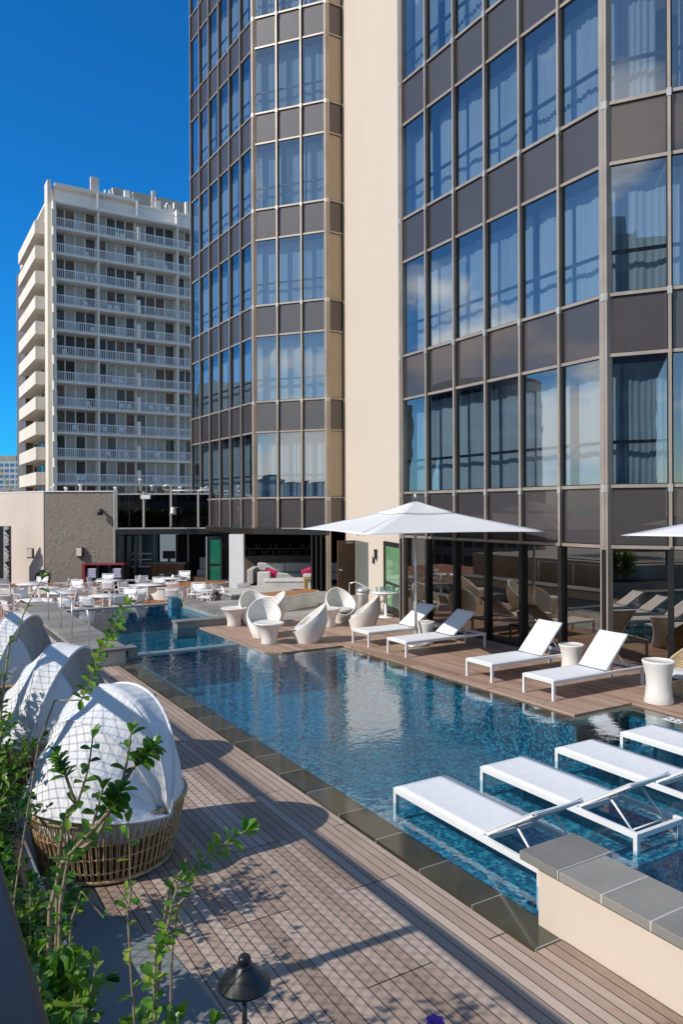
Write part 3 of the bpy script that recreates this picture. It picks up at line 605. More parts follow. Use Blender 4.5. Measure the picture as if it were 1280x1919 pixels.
m = MB(); m.obox(cp_(-6.45, 35.6, -.42), R_*.08, F_*.09, (0,0,2.5)); m.obox(cp_(-5.8, 35.6, -.42), R_*.08, F_*.09, (0,0,2.5)); m.obox(cp_(-6.37, 35.6, -.42), R_*.57, F_*.09, (0,0,.18)); m.obox(cp_(-6.37, 35.6, 1.96), R_*.57, F_*.09, (0,0,.12)); m.obox(cp_(-6.37, 35.6, .7), R_*.57, F_*.09, (0,0,.06))
o = rbp(m, 'glass_door', 'bronze_black'); m = MB(); m.obox(cp_(-6.37, 35.64, -.3), R_*.57, F_*.02, (0,0,2.3)); rbp(m, 'pane', 'green_dark_film', o)
m = MB(); m.obox(cp_(-6.5, 35.56, -.40), R_*.06, F_*.04, (0,0,2.45)); rbp(m, 'door_pull', 'chrome')
m = MB(); m.obox(cp_(gx0-.14, 35.93, -.45), R_*.09, F_*.1, (0,0,4.75)); rbp(m, 'corner_trim', 'bright_metal')
# ------------------------------------------------------------ balcony apartment block far behind
ab = thing('apartment_block', 'tall cream apartment block with rows of white railed balconies behind the restaurant wing', 'apartment block', (15, 85.6, -24))
AO = Vector((15, 85.6, -24))
def abp(mb, name, mats, par=None, **k):
    o = mb.build(name, mats, par or ab, **k)
    if not par: o.matrix_parent_inverse = Matrix.Translation(-AO)
    return o
rs = random.Random(11)
ST = 2.8; Z0 = 3.4+.03
m = MB(); m.box(15.3, 40, 87.2, 112, -24, Z0+ST*12.1); abp(m, 'core', 'balcony_paint')
m = MB(); m.box(15.0, 15.3, 85.3, 90.0, -24, Z0+ST*12.0); m.box(14.6, 14.98, 86.4, 88.2, -24, Z0+ST*12.9); abp(m, 'corner_fin', 'balcony_paint')
bays = [15.3, 19.9, 24.35, 29.1, 34.0, 38.5]
for k in range(-1, 12):
    zf = Z0+ST*(k+1)-ST*0
    # slab
    m = MB(); m.box(15.31, 39, 85.55, 87.2, zf-.16, zf+.04); abp(m, 'balcony_slab', 'balcony_white')
    if k < 11:
        m = MB(); m.prism([(15.32, 85.2), (15.32, 86.2), (15.05, 86.2), (14.85, 85.2)], zf+.02, zf+1.75); abp(m, 'corner_fin', 'balcony_paint')
    for b in range(4):
        x0, x1 = bays[b]+.08, bays[b+1]-.08
        if k == 11:
            m = MB(); m.box(x0, x1, 86.8, 87.15, zf+.04, zf+2.0); abp(m, 'penthouse_wall', 'balcony_white')
        # windows: three or four sliding leaves, some dark, some curtained
        n = 4; wdt = (x1-x0)/n
        m = MB(); cols = []
        for i in range(n):
            q = rs.random(); mi = 0 if q < .45 else (1 if q < .86 else 2)
            if b in (0,) and i == 0: mi = 1 if q < .7 else 2
            xa, xb_ = x0+i*wdt+.05, x0+(i+1)*wdt-.05
            if mi == 0:
                nn = 10
                for j in range(nn):
                    xa2 = xa+(xb_-xa)*j/nn; xb2 = xa+(xb_-xa)*(j+1)/nn; yy = 87.06+(.05 if j % 2 else 0)
                    m.add([(xa2, yy, zf+.06), (xb2, 87.11 if j % 2 else 87.06, zf+.06), (xb2, 87.11 if j % 2 else 87.06, zf+2.5), (xa2, yy, zf+2.5)], [(0,1,2,3)], 0)
            else: m.box(xa, xb_, 87.05, 87.15, zf+.06, zf+2.5, mi)
        if k < 11: w_ = abp(m, 'window', ['curtain_pale', 'far_dark', 'far_brown'])
        if k < 11:
            m = MB()
            for i in range(n+1): m.box(x0+i*wdt-.06, x0+i*wdt+.06, 86.98, 87.1, zf+.05, zf+2.6)
            abp(m, 'frame', 'railing_white', w_)
        # railing
        m = MB(); m.box(x0, x1, 85.62, 85.68, zf+1.0, zf+1.07); m.box(x0, x1, 85.62, 85.68, zf+.12, zf+.17)
        nb = 22
        for i in range(nb+1):
            xx = x0+(x1-x0)*i/nb; wq = .05 if i % 11 else .09; m.box(xx-wq/2, xx+wq/2, 85.63, 85.67, zf+.05, zf+1.0)
        abp(m, 'railing', 'railing_white')
        if k < 11 and rs.random() < .55:
            for q in range(rs.choice((1, 2))):
                cx = rs.uniform(x0+.5, x1-.6)
                m = MB(); m.box(cx, cx+.5, 86.2, 86.7, zf+.4, zf+.46); m.box(cx, cx+.5, 86.68, 86.74, zf+.4, zf+.95)
                for ax in (0, .44):
                    for ay in (0, .44): m.box(cx+ax, cx+ax+.05, 86.2+ay, 86.25+ay, zf+.05, zf+.4)
                abp(m, 'balcony_chair', 'railing_white')
for b in range(1, 5):
    x = bays[b]; th = .09 if b in (1, 3) else .16
    m = MB()
    for k in range(-1, 11):
        zf = Z0+ST*(k+1); m.box(x-th, x+th, 85.7 if b in (1, 3) else 85.35, 87.1, zf+.041, zf+(ST-.165 if b in (1, 3) else 1.6))
        m.box(x-.05, x+.05, 86.8, 87.15, zf+.045, zf+ST-.165)
    zf = Z0+ST*12; m.box(x-.1, x+.1, 85.8, 87.1, zf+.04, zf+1.9); abp(m, 'party_wall', 'balcony_white')
m = MB(); zf = Z0+ST*12; m.box(15.31, 24.5, 86.0, 100, zf+1.9, zf+2.2); m.box(24.5, 39, 86.6, 100, zf+1.6, zf+1.85); abp(m, 'roof_slab', 'balcony_white')
m = MB(); m.box(23.3, 39, 93, 106, zf+1.6, zf+6.0); abp(m, 'plant_room', 'roof_membrane')
m = MB()
for (x, y, z1, ww) in ((19.6, 88, 4.6, .9), (28.2, 92.8, 6.6, .45), (34.4, 92.8, 6.3, .5), (22.9, 92.9, 5.6, .6)): abp(MB().box(x, x+ww, y, y+.5, zf+1.7, zf+z1), 'roof_fin', 'cream_render')
m = MB()
for i in range(16):
    m = MB(); x = rs.uniform(20, 36); h = rs.uniform(.4, 1.9); m.box(x, x+rs.choice((.08, .1, .6)), 87.5, 88.0, zf+2.0, zf+2.0+h)
    if i % 3 == 0: m.tube([(x, 87.6, zf+2.2), (x, 87.6, zf+3.6)], .06, 6)
    abp(m, 'roof_equipment', 'balcony_white')
# side balconies
for k in range(-1, 11):
    zf = Z0+ST*(k+1)+.15
    m = MB(); m.box(13.72, 15.29, 88.4, 101, zf-.2, zf); m.box(13.6, 13.72, 88.28, 101, zf-.25, zf+1.15); m.box(13.72, 15.0, 88.28, 88.4, zf-.25, zf+1.15); m.box(13.72, 15.29, 100.9, 101, zf-.2, zf+1.15)
    abp(m, 'side_balcony', 'balcony_paint')
    m = MB()
    for j in range(4): m.box(15.2, 15.32, 90.6+j*2.6, 92.2+j*2.6, zf+.3, zf+2.3)
    abp(m, 'side_window', 'far_dark')
m = MB(); m.box(14.4, 15.3, 101.1, 109, -24, Z0+ST*11.2); abp(m, 'stair_tower', 'far_brown')
# ------------------------------------------------------------ city beyond
def city(name, label, x, y, w_, d_, h, mat_, rz=0, roof=True):
    t_ = thing(name, label, 'building', (x, y, -24), rz)
    MB().box(-w_/2, w_/2, -d_/2, d_/2, 0, h).build('wall', mat_, t_)
    if roof: MB().box(-w_/3, w_/4, -d_/3, d_/3, h+.01, h+h*.06).build('plant_room', 'roof_membrane', t_)
    return t_
cx_, cy_ = (.5165-.8563*.446), (.8563+.5165*.446)
city('office_building', 'distant blue glazed building with pale bands at the far left edge', cx_*420, cy_*420, 26, 20, 54, 'tower_facade', -YAW)
city('office_building', 'distant low dark block beneath the blue glazed one', cx_*300-2, cy_*300, 30, 12, 34, 'office_facade', -YAW)
t_ = thing('tower_crane', 'yellow crane with a lattice jib beyond the restaurant roof', 'crane', (cx_*260, cy_*260, -24))
m = MB(); m.bar((0, 0, 0), (0, 0, 34), 1.2, 1.2); m.build('mast', 'crane_yellow', t_)
m = MB()
jd = Vector((-R_.x*8, -R_.y*8, 16)); jb = Vector((1.2, 0, 32))
for q in (-.5, .5):
    m.bar(jb+Vector((0,0,q)), jb+jd+Vector((0,0,q*.3)), .18, .18)
for i in range(10):
    a = jb+jd*(i/10); m.bar(a+Vector((0,0,-.5)), a+jd*.1+Vector((0,0,.45)), .1, .1)
m.bar(jb+Vector((2, 0, 0)), jb+jd+Vector((-1, 0, 2)), .08, .08)
m.build('jib', 'crane_yellow', t_)
t_ = thing('office_tower', 'round dark office tower standing behind the photographer, mirrored in the hotel glass', 'tower', (-52, 86, -24))
MB().lathe([(8.5, 0), (8.5, 46)], n=40).build('wall', 'office_facade', t_)
t_ = city('office_tower', 'square dark office tower mirrored in the corner panes of the hotel', -46, -22, 15, 12, 54, 'office_facade', .3)
city('office_building', 'broad dark office block mirrored in the lower windows of the left bay', -22, 96, 34, 14, 42, 'office_facade', .2)
city('office_building', 'pale slab block mirrored low in the hotel glass', -120, 60, 40, 14, 40, 'tower_facade', .5)
city('office_building', 'long low pale block mirrored low in the hotel glass', -150, -20, 60, 14, 33, 'tower_facade', 1.2)

# ------------------------------------------------------------ foliage generators
def leaf(m, p, d, up, ln, wd, mi=0, fold=.25):
    d = Vector(d).normalized(); up = Vector(up); s_ = d.cross(up)
    if s_.length < 1e-4: s_ = d.orthogonal()
    s_.normalize(); n = s_.cross(d).normalized()
    p = Vector(p); q = []
    for t, w_ in ((0, .12), (.35, .8), (.68, 1.0), (.9, .6), (1, .05)):
        c = p+d*ln*t-n*ln*.14*t*t
        q.append((c-s_*wd*w_/2+n*wd*fold*w_, c, c+s_*wd*w_/2+n*wd*fold*w_))
    vs = [v for tr_ in q for v in tr_]; fs = []
    for i in range(4):
        a = i*3; fs += [(a, a+1, a+4, a+3), (a+1, a+2, a+5, a+4)]
    m.add(vs, fs, mi, True)
def sprig(ml, ms, pts, r0, nl, ln, rr, start=.3, wd=.5):
    pts = [Vector(p) for p in pts]
    ms.tube(pts, [r0*(1-.7*i/(len(pts)-1)) for i in range(len(pts))], 6)
    segs = [(pts[i+1]-pts[i]).length for i in range(len(pts)-1)]; tot = sum(segs)
    for i in range(nl):
        t = start+(1-start)*(i+rr.random())/nl; s_ = t*tot; j = 0
        while j < len(segs)-1 and s_ > segs[j]: s_ -= segs[j]; j += 1
        p = pts[j].lerp(pts[j+1], min(1, s_/segs[j])); ax = (pts[j+1]-pts[j]).normalized()
        a = i*2.4+rr.uniform(-.4, .4); o1 = ax.orthogonal().normalized(); o2 = ax.cross(o1)
        d = ax*rr.uniform(.15, .75)+(o1*math.cos(a)+o2*math.sin(a))
        leaf(ml, p, d, ax+Vector((-.3, 0, .4)), ln*rr.uniform(.6, 1.1), ln*wd*rr.uniform(.8, 1.1))
    for k in range(4):
        ax = (pts[-1]-pts[-2]).normalized(); leaf(ml, pts[-1], ax+Vector((rr.uniform(-.6,.6), rr.uniform(-.6,.6), rr.uniform(-.2,.4))), (0,0,1), ln*.8, ln*wd*.8)
def curve(a, b, bend, n=7):
    a, b, bend = Vector(a), Vector(b), Vector(bend)
    return [a.lerp(b, i/n)+bend*math.sin(PI*i/n) for i in range(n+1)]
def W(px, py, D):
    s_ = (px-640)/FPX; u = -(py-952)/FPX
    return R_*s_*D+F_*D+Vector((0, 0, CAMH+u*D))
def shrub(label, base, h, spread, nst, nl, ln, seed, mat_='leaf_green', group=None, lean=(0, 0)):
    rr = random.Random(seed); t_ = thing('shrub', label, 'shrub', base, 0, group)
    ml, ms = MB(), MB()
    for i in range(nst):
        a = rr.uniform(0, 2*PI); rad = spread*math.sqrt(rr.random())
        hh = h*rr.uniform(.55, 1.0)
        e = Vector((lean[0]+rad*math.cos(a), lean[1]+rad*math.sin(a), hh)); b0 = Vector((rr.uniform(-.08, .08), rr.uniform(-.15, .15), 0))
        pts = curve(b0, e, (rr.uniform(-.08, .08), rr.uniform(-.08, .08), 0.05))
        sprig(ml, ms, pts, .008, nl, ln, rr, .22)
        for q in range(3):
            c = pts[rr.randint(2, 6)]; e2 = c+Vector((rr.uniform(-.3, .3), rr.uniform(-.35, .35), rr.uniform(.0, .35)))
            sprig(ml, ms, [c, c.lerp(e2, .5)+Vector((0,0,.03)), e2], .004, nl//2, ln, rr, .15)
    ms.build('stems', 'stem_bark', t_); ml.build('foliage', mat_, t_); return t_
GP = 'shrubs in the planter along the left side'
shr = [(2.3, 1.1, .28, 14, 22, .09, 'leaf_green', 'dense dark green shrub in the bottom left corner'),
       (3.1, 1.1, .26, 13, 22, .085, 'leaf_green', 'second shrub from the bottom left, thick with small rounded leaves'),
       (4.0, 1.15, .28, 13, 22, .08, 'leaf_green', 'shrub at the left edge beside the nearest wicker daybed'),
       (5.0, 1.2, .26, 13, 22, .075, 'leaf_bright', 'yellow green shrub at the left edge before the second daybed'),
       (6.2, 1.35, .34, 13, 20, .075, 'leaf_green', 'shrub at the left edge level with the nearest daybed hood'),
       (7.6, 1.4, .34, 12, 20, .08, 'leaf_bright', 'shrub with pale new leaves at the left edge by the second daybed'),
       (9.4, 1.3, .36, 11, 18, .09, 'leaf_green', 'shrub at the far left edge between the second and third daybeds'),
       (11.6, 1.35, .36, 10, 18, .09, 'leaf_green', 'farthest green shrub at the left edge by the third daybed')]
for i, (y, h, sp, ns_, nl, ln, mt, lab) in enumerate(shr):
    shrub(lab, (.44 if y < 5.5 else .60, y, .44), h, sp*.9, int(ns_*1.5), int(nl*1.25), ln, 50+i, mt, GP)
shrub('tall open shrub just outside the left edge, casting branch shadows on the deck', (.10, 4.0, .44), 2.45, .16, 7, 20, .08, 91, 'leaf_green', GP)
shrub('second tall shrub just outside the left edge, nearer to the camera', (.08, 3.1, .44), 2.2, .14, 6, 18, .08, 92, 'leaf_green', GP)
# individually recognisable sprigs, rooted in the planter
def single(name, label, paths, mat_, seed, nl, ln, r0=.007, start=.3, cat='branch', wd=.5):
    rr = random.Random(seed); base = paths[0][0]; t_ = thing(name, label, cat, (0, 0, 0)); ml, ms = MB(), MB()
    for pth, n_, s0 in paths_iter(paths, nl, start): sprig(ml, ms, pth, r0, n_, ln, rr, s0, wd)
    t_.location = base; 
    o1 = ms.build('stems', 'stem_bark', t_); o2 = ml.build('foliage', mat_, t_)
    for o in (o1, o2): o.matrix_parent_inverse = Matrix.Translation(-Vector(base))
    return t_
def paths_iter(paths, nl, start):
    for p in paths: yield p, nl, start
root = lambda y, x=.5: Vector((x, y, .44))
def sway(pts, n=3):
    pts = [Vector(p) for p in pts]; o_ = []
    for i in range(len(pts)-1):
        p0 = pts[max(i-1, 0)]; p1 = pts[i]; p2 = pts[i+1]; p3 = pts[min(i+2, len(pts)-1)]
        for j in range(n):
            t = j/n; o_.append(.5*((2*p1)+(p2-p0)*t+(2*p0-5*p1+4*p2-p3)*t*t+(3*p1-p0-3*p2+p3)*t*t*t))
    return o_+[pts[-1]]
single('branch', 'long thin arching shoot, leafy only at its tip, crossing the second daybed hood', [sway([root(3.6, .3), W(70, 1390, 3.4), W(150, 1310, 3.3), W(185, 1225, 3.2), W(205, 1190, 3.15), W(222, 1155, 3.1), W(236, 1132, 3.1)])], 'leaf_bright', 5, 56, .05, .005, .80, wd=.6)
single('branch', 'thin upright shoot with pale leaves at its top, before the third daybed', [sway([root(3.4, .2), W(4, 1290, 3.0), W(28, 1200, 3.0), W(42, 1150, 3.0), W(62, 1110, 3.0), W(76, 1086, 3.0)])], 'leaf_bright', 6, 16, .05, .005, .66)
single('branch', 'leafy shoot standing in front of the left half of the nearest daybed hood', [sway([root(3.2, .55), W(105, 1620, 3.1), W(140, 1510, 3.0), W(162, 1440, 2.95), W(172, 1375, 2.9)]), sway([W(140, 1510, 3.0), W(120, 1450, 3.0), W(105, 1412, 3.0)])], 'leaf_mid', 7, 30, .06, .009, .55, wd=.58)
single('branch', 'woody shoot with dark leaf clusters in front of the middle of the nearest daybed hood', [sway([root(3.0, .5), W(90, 1700, 2.9), W(175, 1570, 2.85), W(225, 1470, 2.8), W(243, 1372, 2.8)]), sway([W(215, 1490, 2.8), W(245, 1440, 2.8), W(285, 1398, 2.8)])], 'leaf_mid', 8, 32, .062, .012, .58, wd=.58)
single('branch', 'bushy dark cluster of leaves at the rim of the nearest wicker base', [sway([root(2.9, .5), W(110, 1690, 2.8), W(165, 1560, 2.75), W(190, 1478, 2.7)]), sway([W(165, 1560, 2.75), W(200, 1520, 2.7), W(222, 1482, 2.7)])], 'leaf_mid', 9, 32, .066, .011, .6, wd=.55)
single('branch', 'upright twig with a few round bright leaves in front of the nearest wicker base', [sway([root(2.4, .75), W(240, 1800, 2.4), W(241, 1680, 2.4), W(240, 1600, 2.4), W(237, 1540, 2.4)])], 'leaf_bright', 10, 12, .055, .005, .66)
single('branch', 'arching shoot of glossy bright leaves reaching over the deck right of the wicker base', [sway([root(2.3, .75), W(285, 1860, 2.3), W(305, 1760, 2.35), W(330, 1660, 2.4), W(380, 1612, 2.4), W(425, 1575, 2.4), W(458, 1556, 2.4)])], 'leaf_bright', 12, 64, .062, .006, .60, wd=.55)
single('branch', 'curved twig with small yellow green leaves low before the wicker base', [sway([root(2.9, .5), W(130, 1722, 2.8), W(190, 1718, 2.8), W(222, 1690, 2.8), W(232, 1668, 2.8)])], 'leaf_bright', 13, 14, .045, .005, .66)
m = MB(); m.tube(sway([root(2.5, .8), W(318, 1790, 2.4), W(352, 1680, 2.4)]), [.006]*3+[.0045]*4, 6)
tag(m.build('bare_stick', 'stem_bark'), 'bare cut stick rising over the deck beside the black path light', 'stick')
m = MB(); m.tube(sway([root(2.7, .75), W(300, 1750, 2.6), W(338, 1632, 2.55), W(362, 1566, 2.55)]), [.006]*5+[.004]*5, 6)
tag(m.build('bare_stick', 'stem_bark'), 'bare stick just right of the nearest wicker base, the upper of two', 'stick')
# dark clump at bottom with big leaves
def clump(label, c, seed, n, ln, rad, mat_='leaf_green', name='bush'):
    rr = random.Random(seed); t_ = thing(name, label, 'bush', (c[0], c[1], .44)); ml, ms = MB(), MB()
    for i in range(n):
        a = rr.uniform(0, 2*PI); e = Vector((rad*rr.uniform(.2, 1)*math.cos(a), rad*rr.uniform(.2, 1.3)*math.sin(a), c[2]*rr.uniform(.5, 1)))
        sprig(ml, ms, curve((0, 0, 0), e, (rr.uniform(-.1, .1), rr.uniform(-.1, .1), .03)), .006, 22, ln, rr, .5, .55)
    ms.build('stems', 'stem_bark', t_); ml.build('foliage', mat_, t_)
clump('dark leafy bush at the bottom edge between the corner and the grey paving', (.60, 2.45, 1.36), 31, 26, .075, .24)
clump('dark bush at the bottom edge, nearest to the path light', (.80, 2.5, 1.22), 32, 20, .07, .20)
clump('dense bush in the bottom left corner beside the black rail', (.44, 2.75, 1.42), 34, 26, .075, .22)
clump('bushy mass of dark leaves left of the nearest wicker base', (.52, 3.6, 1.22), 35, 26, .07, .26)
clump('large leaved green bush low in the bottom left corner', (.50, 2.98, 1.30), 33, 8, .19, .16, 'leaf_mid')
# hedge behind the walkway, seen only in the hotel glass
m = MB(); rr = random.Random(77)
for i in range(9000):
    p = Vector((rr.uniform(-6.2, -5.0), rr.uniform(-2, 26), 1.0+2.2*rr.random()**.7)); leaf(m, p, (rr.uniform(-1,1), rr.uniform(-1,1), rr.uniform(-.3,1)), (0,0,1), .3, .17)
tag(m.build('hedge', 'leaf_hedge'), 'long dark green hedge behind the walkway, mirrored in the ground floor glass', 'hedge', kind='stuff')
t_ = thing('flower', 'small purple flower at the bottom edge, just below the sunlit deck', 'flower', tuple(W(812, 1921, 2.0)))
m = MB()
for i in range(6): leaf(m, (0,0,0), (math.cos(i*1.05), math.sin(i*1.05), .5), (0,0,1), .03, .02)
m.build('petals', 'purple_petal', t_); MB().tube([(0,0,0), (0.0,-.1,-.9)], .003, 6).build('stalk', 'stem_bark', t_)
# ------------------------------------------------------------ daybeds
def make_daybed(loc, rz, label):
    t_ = thing('daybed', label, 'daybed', loc, rz, 'wicker daybeds with white canvas hoods along the deck')
    def rad(z): return .66+.17*(z/.62)**.8
    m = MB(); n = 74
    for i in range(n):
        for dd in (-.012, .012):
            a = 2*PI*i/n+dd
            jit = random.uniform(-.02, .02)
            m.tube([(rad(z)*math.cos(a+jit*z), rad(z)*math.sin(a+jit*z), z) for z in (0.03, .10, .12, .14, .24, .26, .28, .38, .40, .42, .47)], [.0075, .0075, .013, .0075, .0075, .013, .0075, .0075, .013, .0075, .0075], 5)
        # loops under the rim
        a0 = 2*PI*i/n; a1 = 2*PI*(i+1)/n; r_ = rad(.6)
        m.tube([((rad(.45+.15*math.sin(PI*t)))*math.cos(a0+(a1-a0)*t), (rad(.45+.15*math.sin(PI*t)))*math.sin(a0+(a1-a0)*t), .44+.16*math.sin(PI*t)) for t in (0, .15, .32, .5, .68, .85, 1)], .0065, 5)
    for z in (.12, .26, .40):
        m.tube([(rad(z)*math.cos(2*PI*k/72)*1.003, rad(z)*math.sin(2*PI*k/72)*1.003, z+random.uniform(-.006, .006)) for k in range(72)], .006, 5, closed=True)
    m.build('basket_weave', 'rattan', t_)
    m = MB()
    for z, r_ in ((.025, .022), (.60, .026)): m.tube([(rad(z)*math.cos(2*PI*k/64), rad(z)*math.sin(2*PI*k/64), z) for k in range(64)], r_, 8, closed=True)
    m.build('rim', 'rattan', t_)
    MB().lathe([(.58, .05), (.63, .3), (.68, .38)], n=40).build('shade_liner', 'rattan_shade', t_)  # dark liner added for the shade seen through the open weave
    MB().lathe([(.0, .36), (.70, .36), (.74, .40), (.765, .50), (.74, .56), (.0, .57)], n=48).build('mattress', 'white_sling', t_)
    # hood: cloth between five arched ribs hinged at both sides of the rim; opens to local +X
    Rh = 1.06; nr = 4; a0 = math.radians(4); a1 = math.radians(112)
    def hood(u, v):
        a = a0+(a1-a0)*v; t = PI*u
        seg = v*nr % 1.0; sag = 1-.032*math.sin(PI*seg)*math.sin(t)**.5 if 0 < u < 1 else 1
        wr = .006*math.sin(38*u+9*v)*math.sin(PI*seg)*math.sin(t)
        k = (Rh*1.03)*sag*(1-.15*math.sin(PI*min(1, v/.80)))+wr
        st = math.sin(t)**.82 if 0 < t < PI else 0
        low = .05*(1-math.sin(t))
        return (-math.cos(a)*k*st*.80, k*math.cos(t)*.80, .60+math.sin(a)*k*st-low)
    m = MB(); m.grid(hood, 72, 50); m.build('hood', 'canvas_white', t_, solid=.012)
    m = MB()
    for j in range(nr+1):
        v = j/nr
        pts = [hood(u/40, min(v, .9999)) for u in range(41)]
        pts = [(p[0]*1.006, p[1]*1.006, .6+(p[2]-.6)*1.006) for p in pts]
        m.tube(pts, .020 if j in (nr,) else .012, 6)
    m.build('hood_rib', 'canvas_white', t_)
    # side skirts hanging from the front arch down to the rim
    for s_ in (1, -1):
        m = MB()
        def skirt(u, v, s_=s_):
            p = hood(.5-.5*s_*(1-u*.36) if False else (u*.30 if s_ > 0 else 1-u*.30), .9999)
            b = (math.cos(math.radians(90-62*u))*.82, s_*math.sin(math.radians(90-62*u))*.82, .59)
            q = [p[k]*(1-v)+b[k]*v for k in range(3)]; q[0] += .02*math.sin(9*v+5*u); return q
        m.grid(skirt, 12, 8)
        m.build('side_curtain', 'canvas_white', t_, solid=.008)
    t_.scale = (.91, .91, 1.0)
    return t_
bed = make_daybed((1.80, 7.46, 0), math.radians(30), 'nearest daybed, white hood seen from behind over an open woven wicker base')
for loc, rz, lab in (((1.82, 10.1, 0), math.radians(-36), 'middle daybed, its white hood crossed by the lattice shadow, second from the camera'),
                     ((1.74, 13.5, 0), math.radians(-34), 'farthest white hooded daybed at the left edge near the handrail')):
    dup(bed, loc, rz, lab, 'wicker daybeds with white canvas hoods along the deck')
# ------------------------------------------------------------ sun loungers (local: foot at x=0, head toward +x, y = width)
def make_lounger(name, label, L_, ang, hinge, bl, H_=.34, W_=.76, grp=None):
    t_ = thing(name, label, 'sun lounger', (0,0,0), 0, grp)
    m = MB(); tk = .05
    m.box(0, L_, 0, tk, H_-.06, H_); m.box(0, L_, W_-tk, W_, H_-.06, H_); m.box(0, tk, tk, W_-tk, H_-.06, H_-.002); m.box(L_-tk, L_, tk, W_-tk, H_-.06, H_-.002)
    m.box(hinge-.02, hinge+.02, tk, W_-tk, H_-.055, H_-.015)
    m.build('frame', 'white_paint', t_, bevel=.004)
    for x in (0.0, L_-tk):
        for y in (0.0, W_-tk):
            MB().box(x+.001, x+tk-.001, y+.001, y+tk-.001, 0, H_-.06).build('leg', 'white_paint', t_)
    m = MB()
    def seat(u, v): return (tk*.4+(hinge-.02-tk*.4)*u, tk*.5+(W_-tk)*v, H_+.004-.012*math.sin(PI*v)*(math.sin(PI*u)**.5 if 0 < u < 1 else 0))
    m.grid(seat, 20, 8); m.build('seat_sling', 'white_sling', t_, solid=.008)
    ca, sa = math.cos(ang), math.sin(ang); hz = H_+.005
    def bk(x, z=0): return (hinge+ca*x-sa*z, hz+sa*x+ca*z)
    m = MB()
    for y in (.055, W_-.095):
        a = bk(0); b = bk(bl); m.bar((a[0], y+.02, a[1]), (b[0], y+.02, b[1]), .04, .03)
    b = bk(bl-.015); m.bar((b[0], .055, b[1]), (b[0], W_-.055, b[1]), .03, .03)
    bf = m.build('backrest_frame', 'white_paint', t_, bevel=.003)
    m = MB()
    def bs(u, v):
        p = bk(bl*u, .022-.012*math.sin(PI*v)); return (p[0], .058+(W_-.116)*v, p[1])
    m.grid(bs, 12, 8); m.build('backrest_sling', 'white_sling', t_, solid=.007)
    m = MB()
    for y in (.12, W_-.12):
        a = bk(bl*.52, -.02); m.tube([(a[0], y, a[1]), (min(L_-.06, a[0]+(a[1]-H_)*.75+.12), y, H_-.04)], .012, 8)
    a = bk(bl*.52, -.02); xb = min(L_-.06, a[0]+(a[1]-H_)*.75+.12); m.tube([(xb, .06, H_-.04), (xb, W_-.06, H_-.04)], .010, 8)
    m.build('strut', 'white_paint', t_)
    return t_
GD = 'white sun loungers on the deck by the glass'
lo = make_lounger('sun_lounger', 'farthest deck lounger, behind the parasol pole', 2.40, math.radians(36), 1.42, .86, .355, .77, GD); lo.location = (9.93, 15.2, 0)
dup(lo, (9.95, 13.68, 0), 0, 'second deck lounger from the parasol pole, level with the small cream table', GD)
lo2 = make_lounger('sun_lounger', 'third deck lounger, its back raised high, cream stool at its near side', 2.40, math.radians(46), 1.42, .86, .355, .77, GD); lo2.location = (9.93, 10.84, 0)
dup(lo2, (9.90, 9.24, 0), math.radians(-1), 'nearest deck lounger, beside the tall cream table', GD)
GW = 'white sun loungers standing in the pool'
pl_ = make_lounger('sun_lounger', 'pool lounger nearest the cream seat wall', 2.30, math.radians(33), 1.52, .78, .38, .76, GW)
pl_.location = (4.97, 7.10, -.225); pl_.rotation_euler = (0, 0, -PI/2)
# local +x -> world -Y ; local +y -> world +X
for x, lab in ((6.30, 'second pool lounger counted from the cream seat wall'), (7.64, 'third pool lounger counted from the cream seat wall'), (8.98, 'farthest pool lounger, cut by the right edge')):
    dup(pl_, (x, 7.10+.03*math.sin(x*5), -.225), -PI/2+.018*math.sin(x*9), lab, GW)
# ------------------------------------------------------------ stools / side tables
def lathe_thing(name, label, cat, loc, prof, mat_, grp=None, n=40):
    o = MB().lathe(prof, n=n).build(name, mat_); o.location = loc; tag(o, label, cat, grp); return o
drum = [(.001, .002), (.235, .002), (.245, .02), (.222, .14), (.205, .30), (.212, .44), (.245, .60), (.272, .685), (.276, .70), (.268, .715), (.24, .718), (.232, .706), (.001, .706)]
def sprof(p, kr, kz): return [(r*kr, z*kz) for r, z in p]
lathe_thing('side_table', 'tall cream waisted side table at the right edge beside the nearest deck lounger', 'side table', (11.38, 8.22, 0), sprof(drum, 1.0, 1.03), 'cream_plastic')
lathe_thing('side_table', 'cream drum side table between the two high backed deck loungers', 'side table', (12.0, 10.98-.62+.35, 0), sprof(drum, .95, .80), 'cream_plastic')
lathe_thing('side_table', 'cream drum side table between the two far deck loungers, by the parasol pole', 'side table', (11.4, 14.85, 0), sprof(drum, .84, .78), 'cream_plastic')
flare = [(.001, .002), (.20, .002), (.205, .02), (.20, .14), (.235, .30), (.31, .43), (.37, .495), (.385, .51), (.382, .53), (.35, .535), (.33, .528), (.001, .520)]
GF = 'cream flared tables among the egg chairs'
lathe_thing('flared_table', 'cream flared table in front of the egg chairs, nearest the pool', 'side table', (8.10, 16.98, 0), flare, 'cream_plastic', GF)
lathe_thing('flared_table', 'cream flared table left of the egg chairs beside the spa curb', 'side table', (8.45, 20.05, 0), flare, 'cream_plastic', GF)
lathe_thing('flared_table', 'cream flared table between the two right hand egg chairs', 'side table', (10.72, 18.5, 0), sprof(flare, .9, 1), 'cream_plastic', GF)
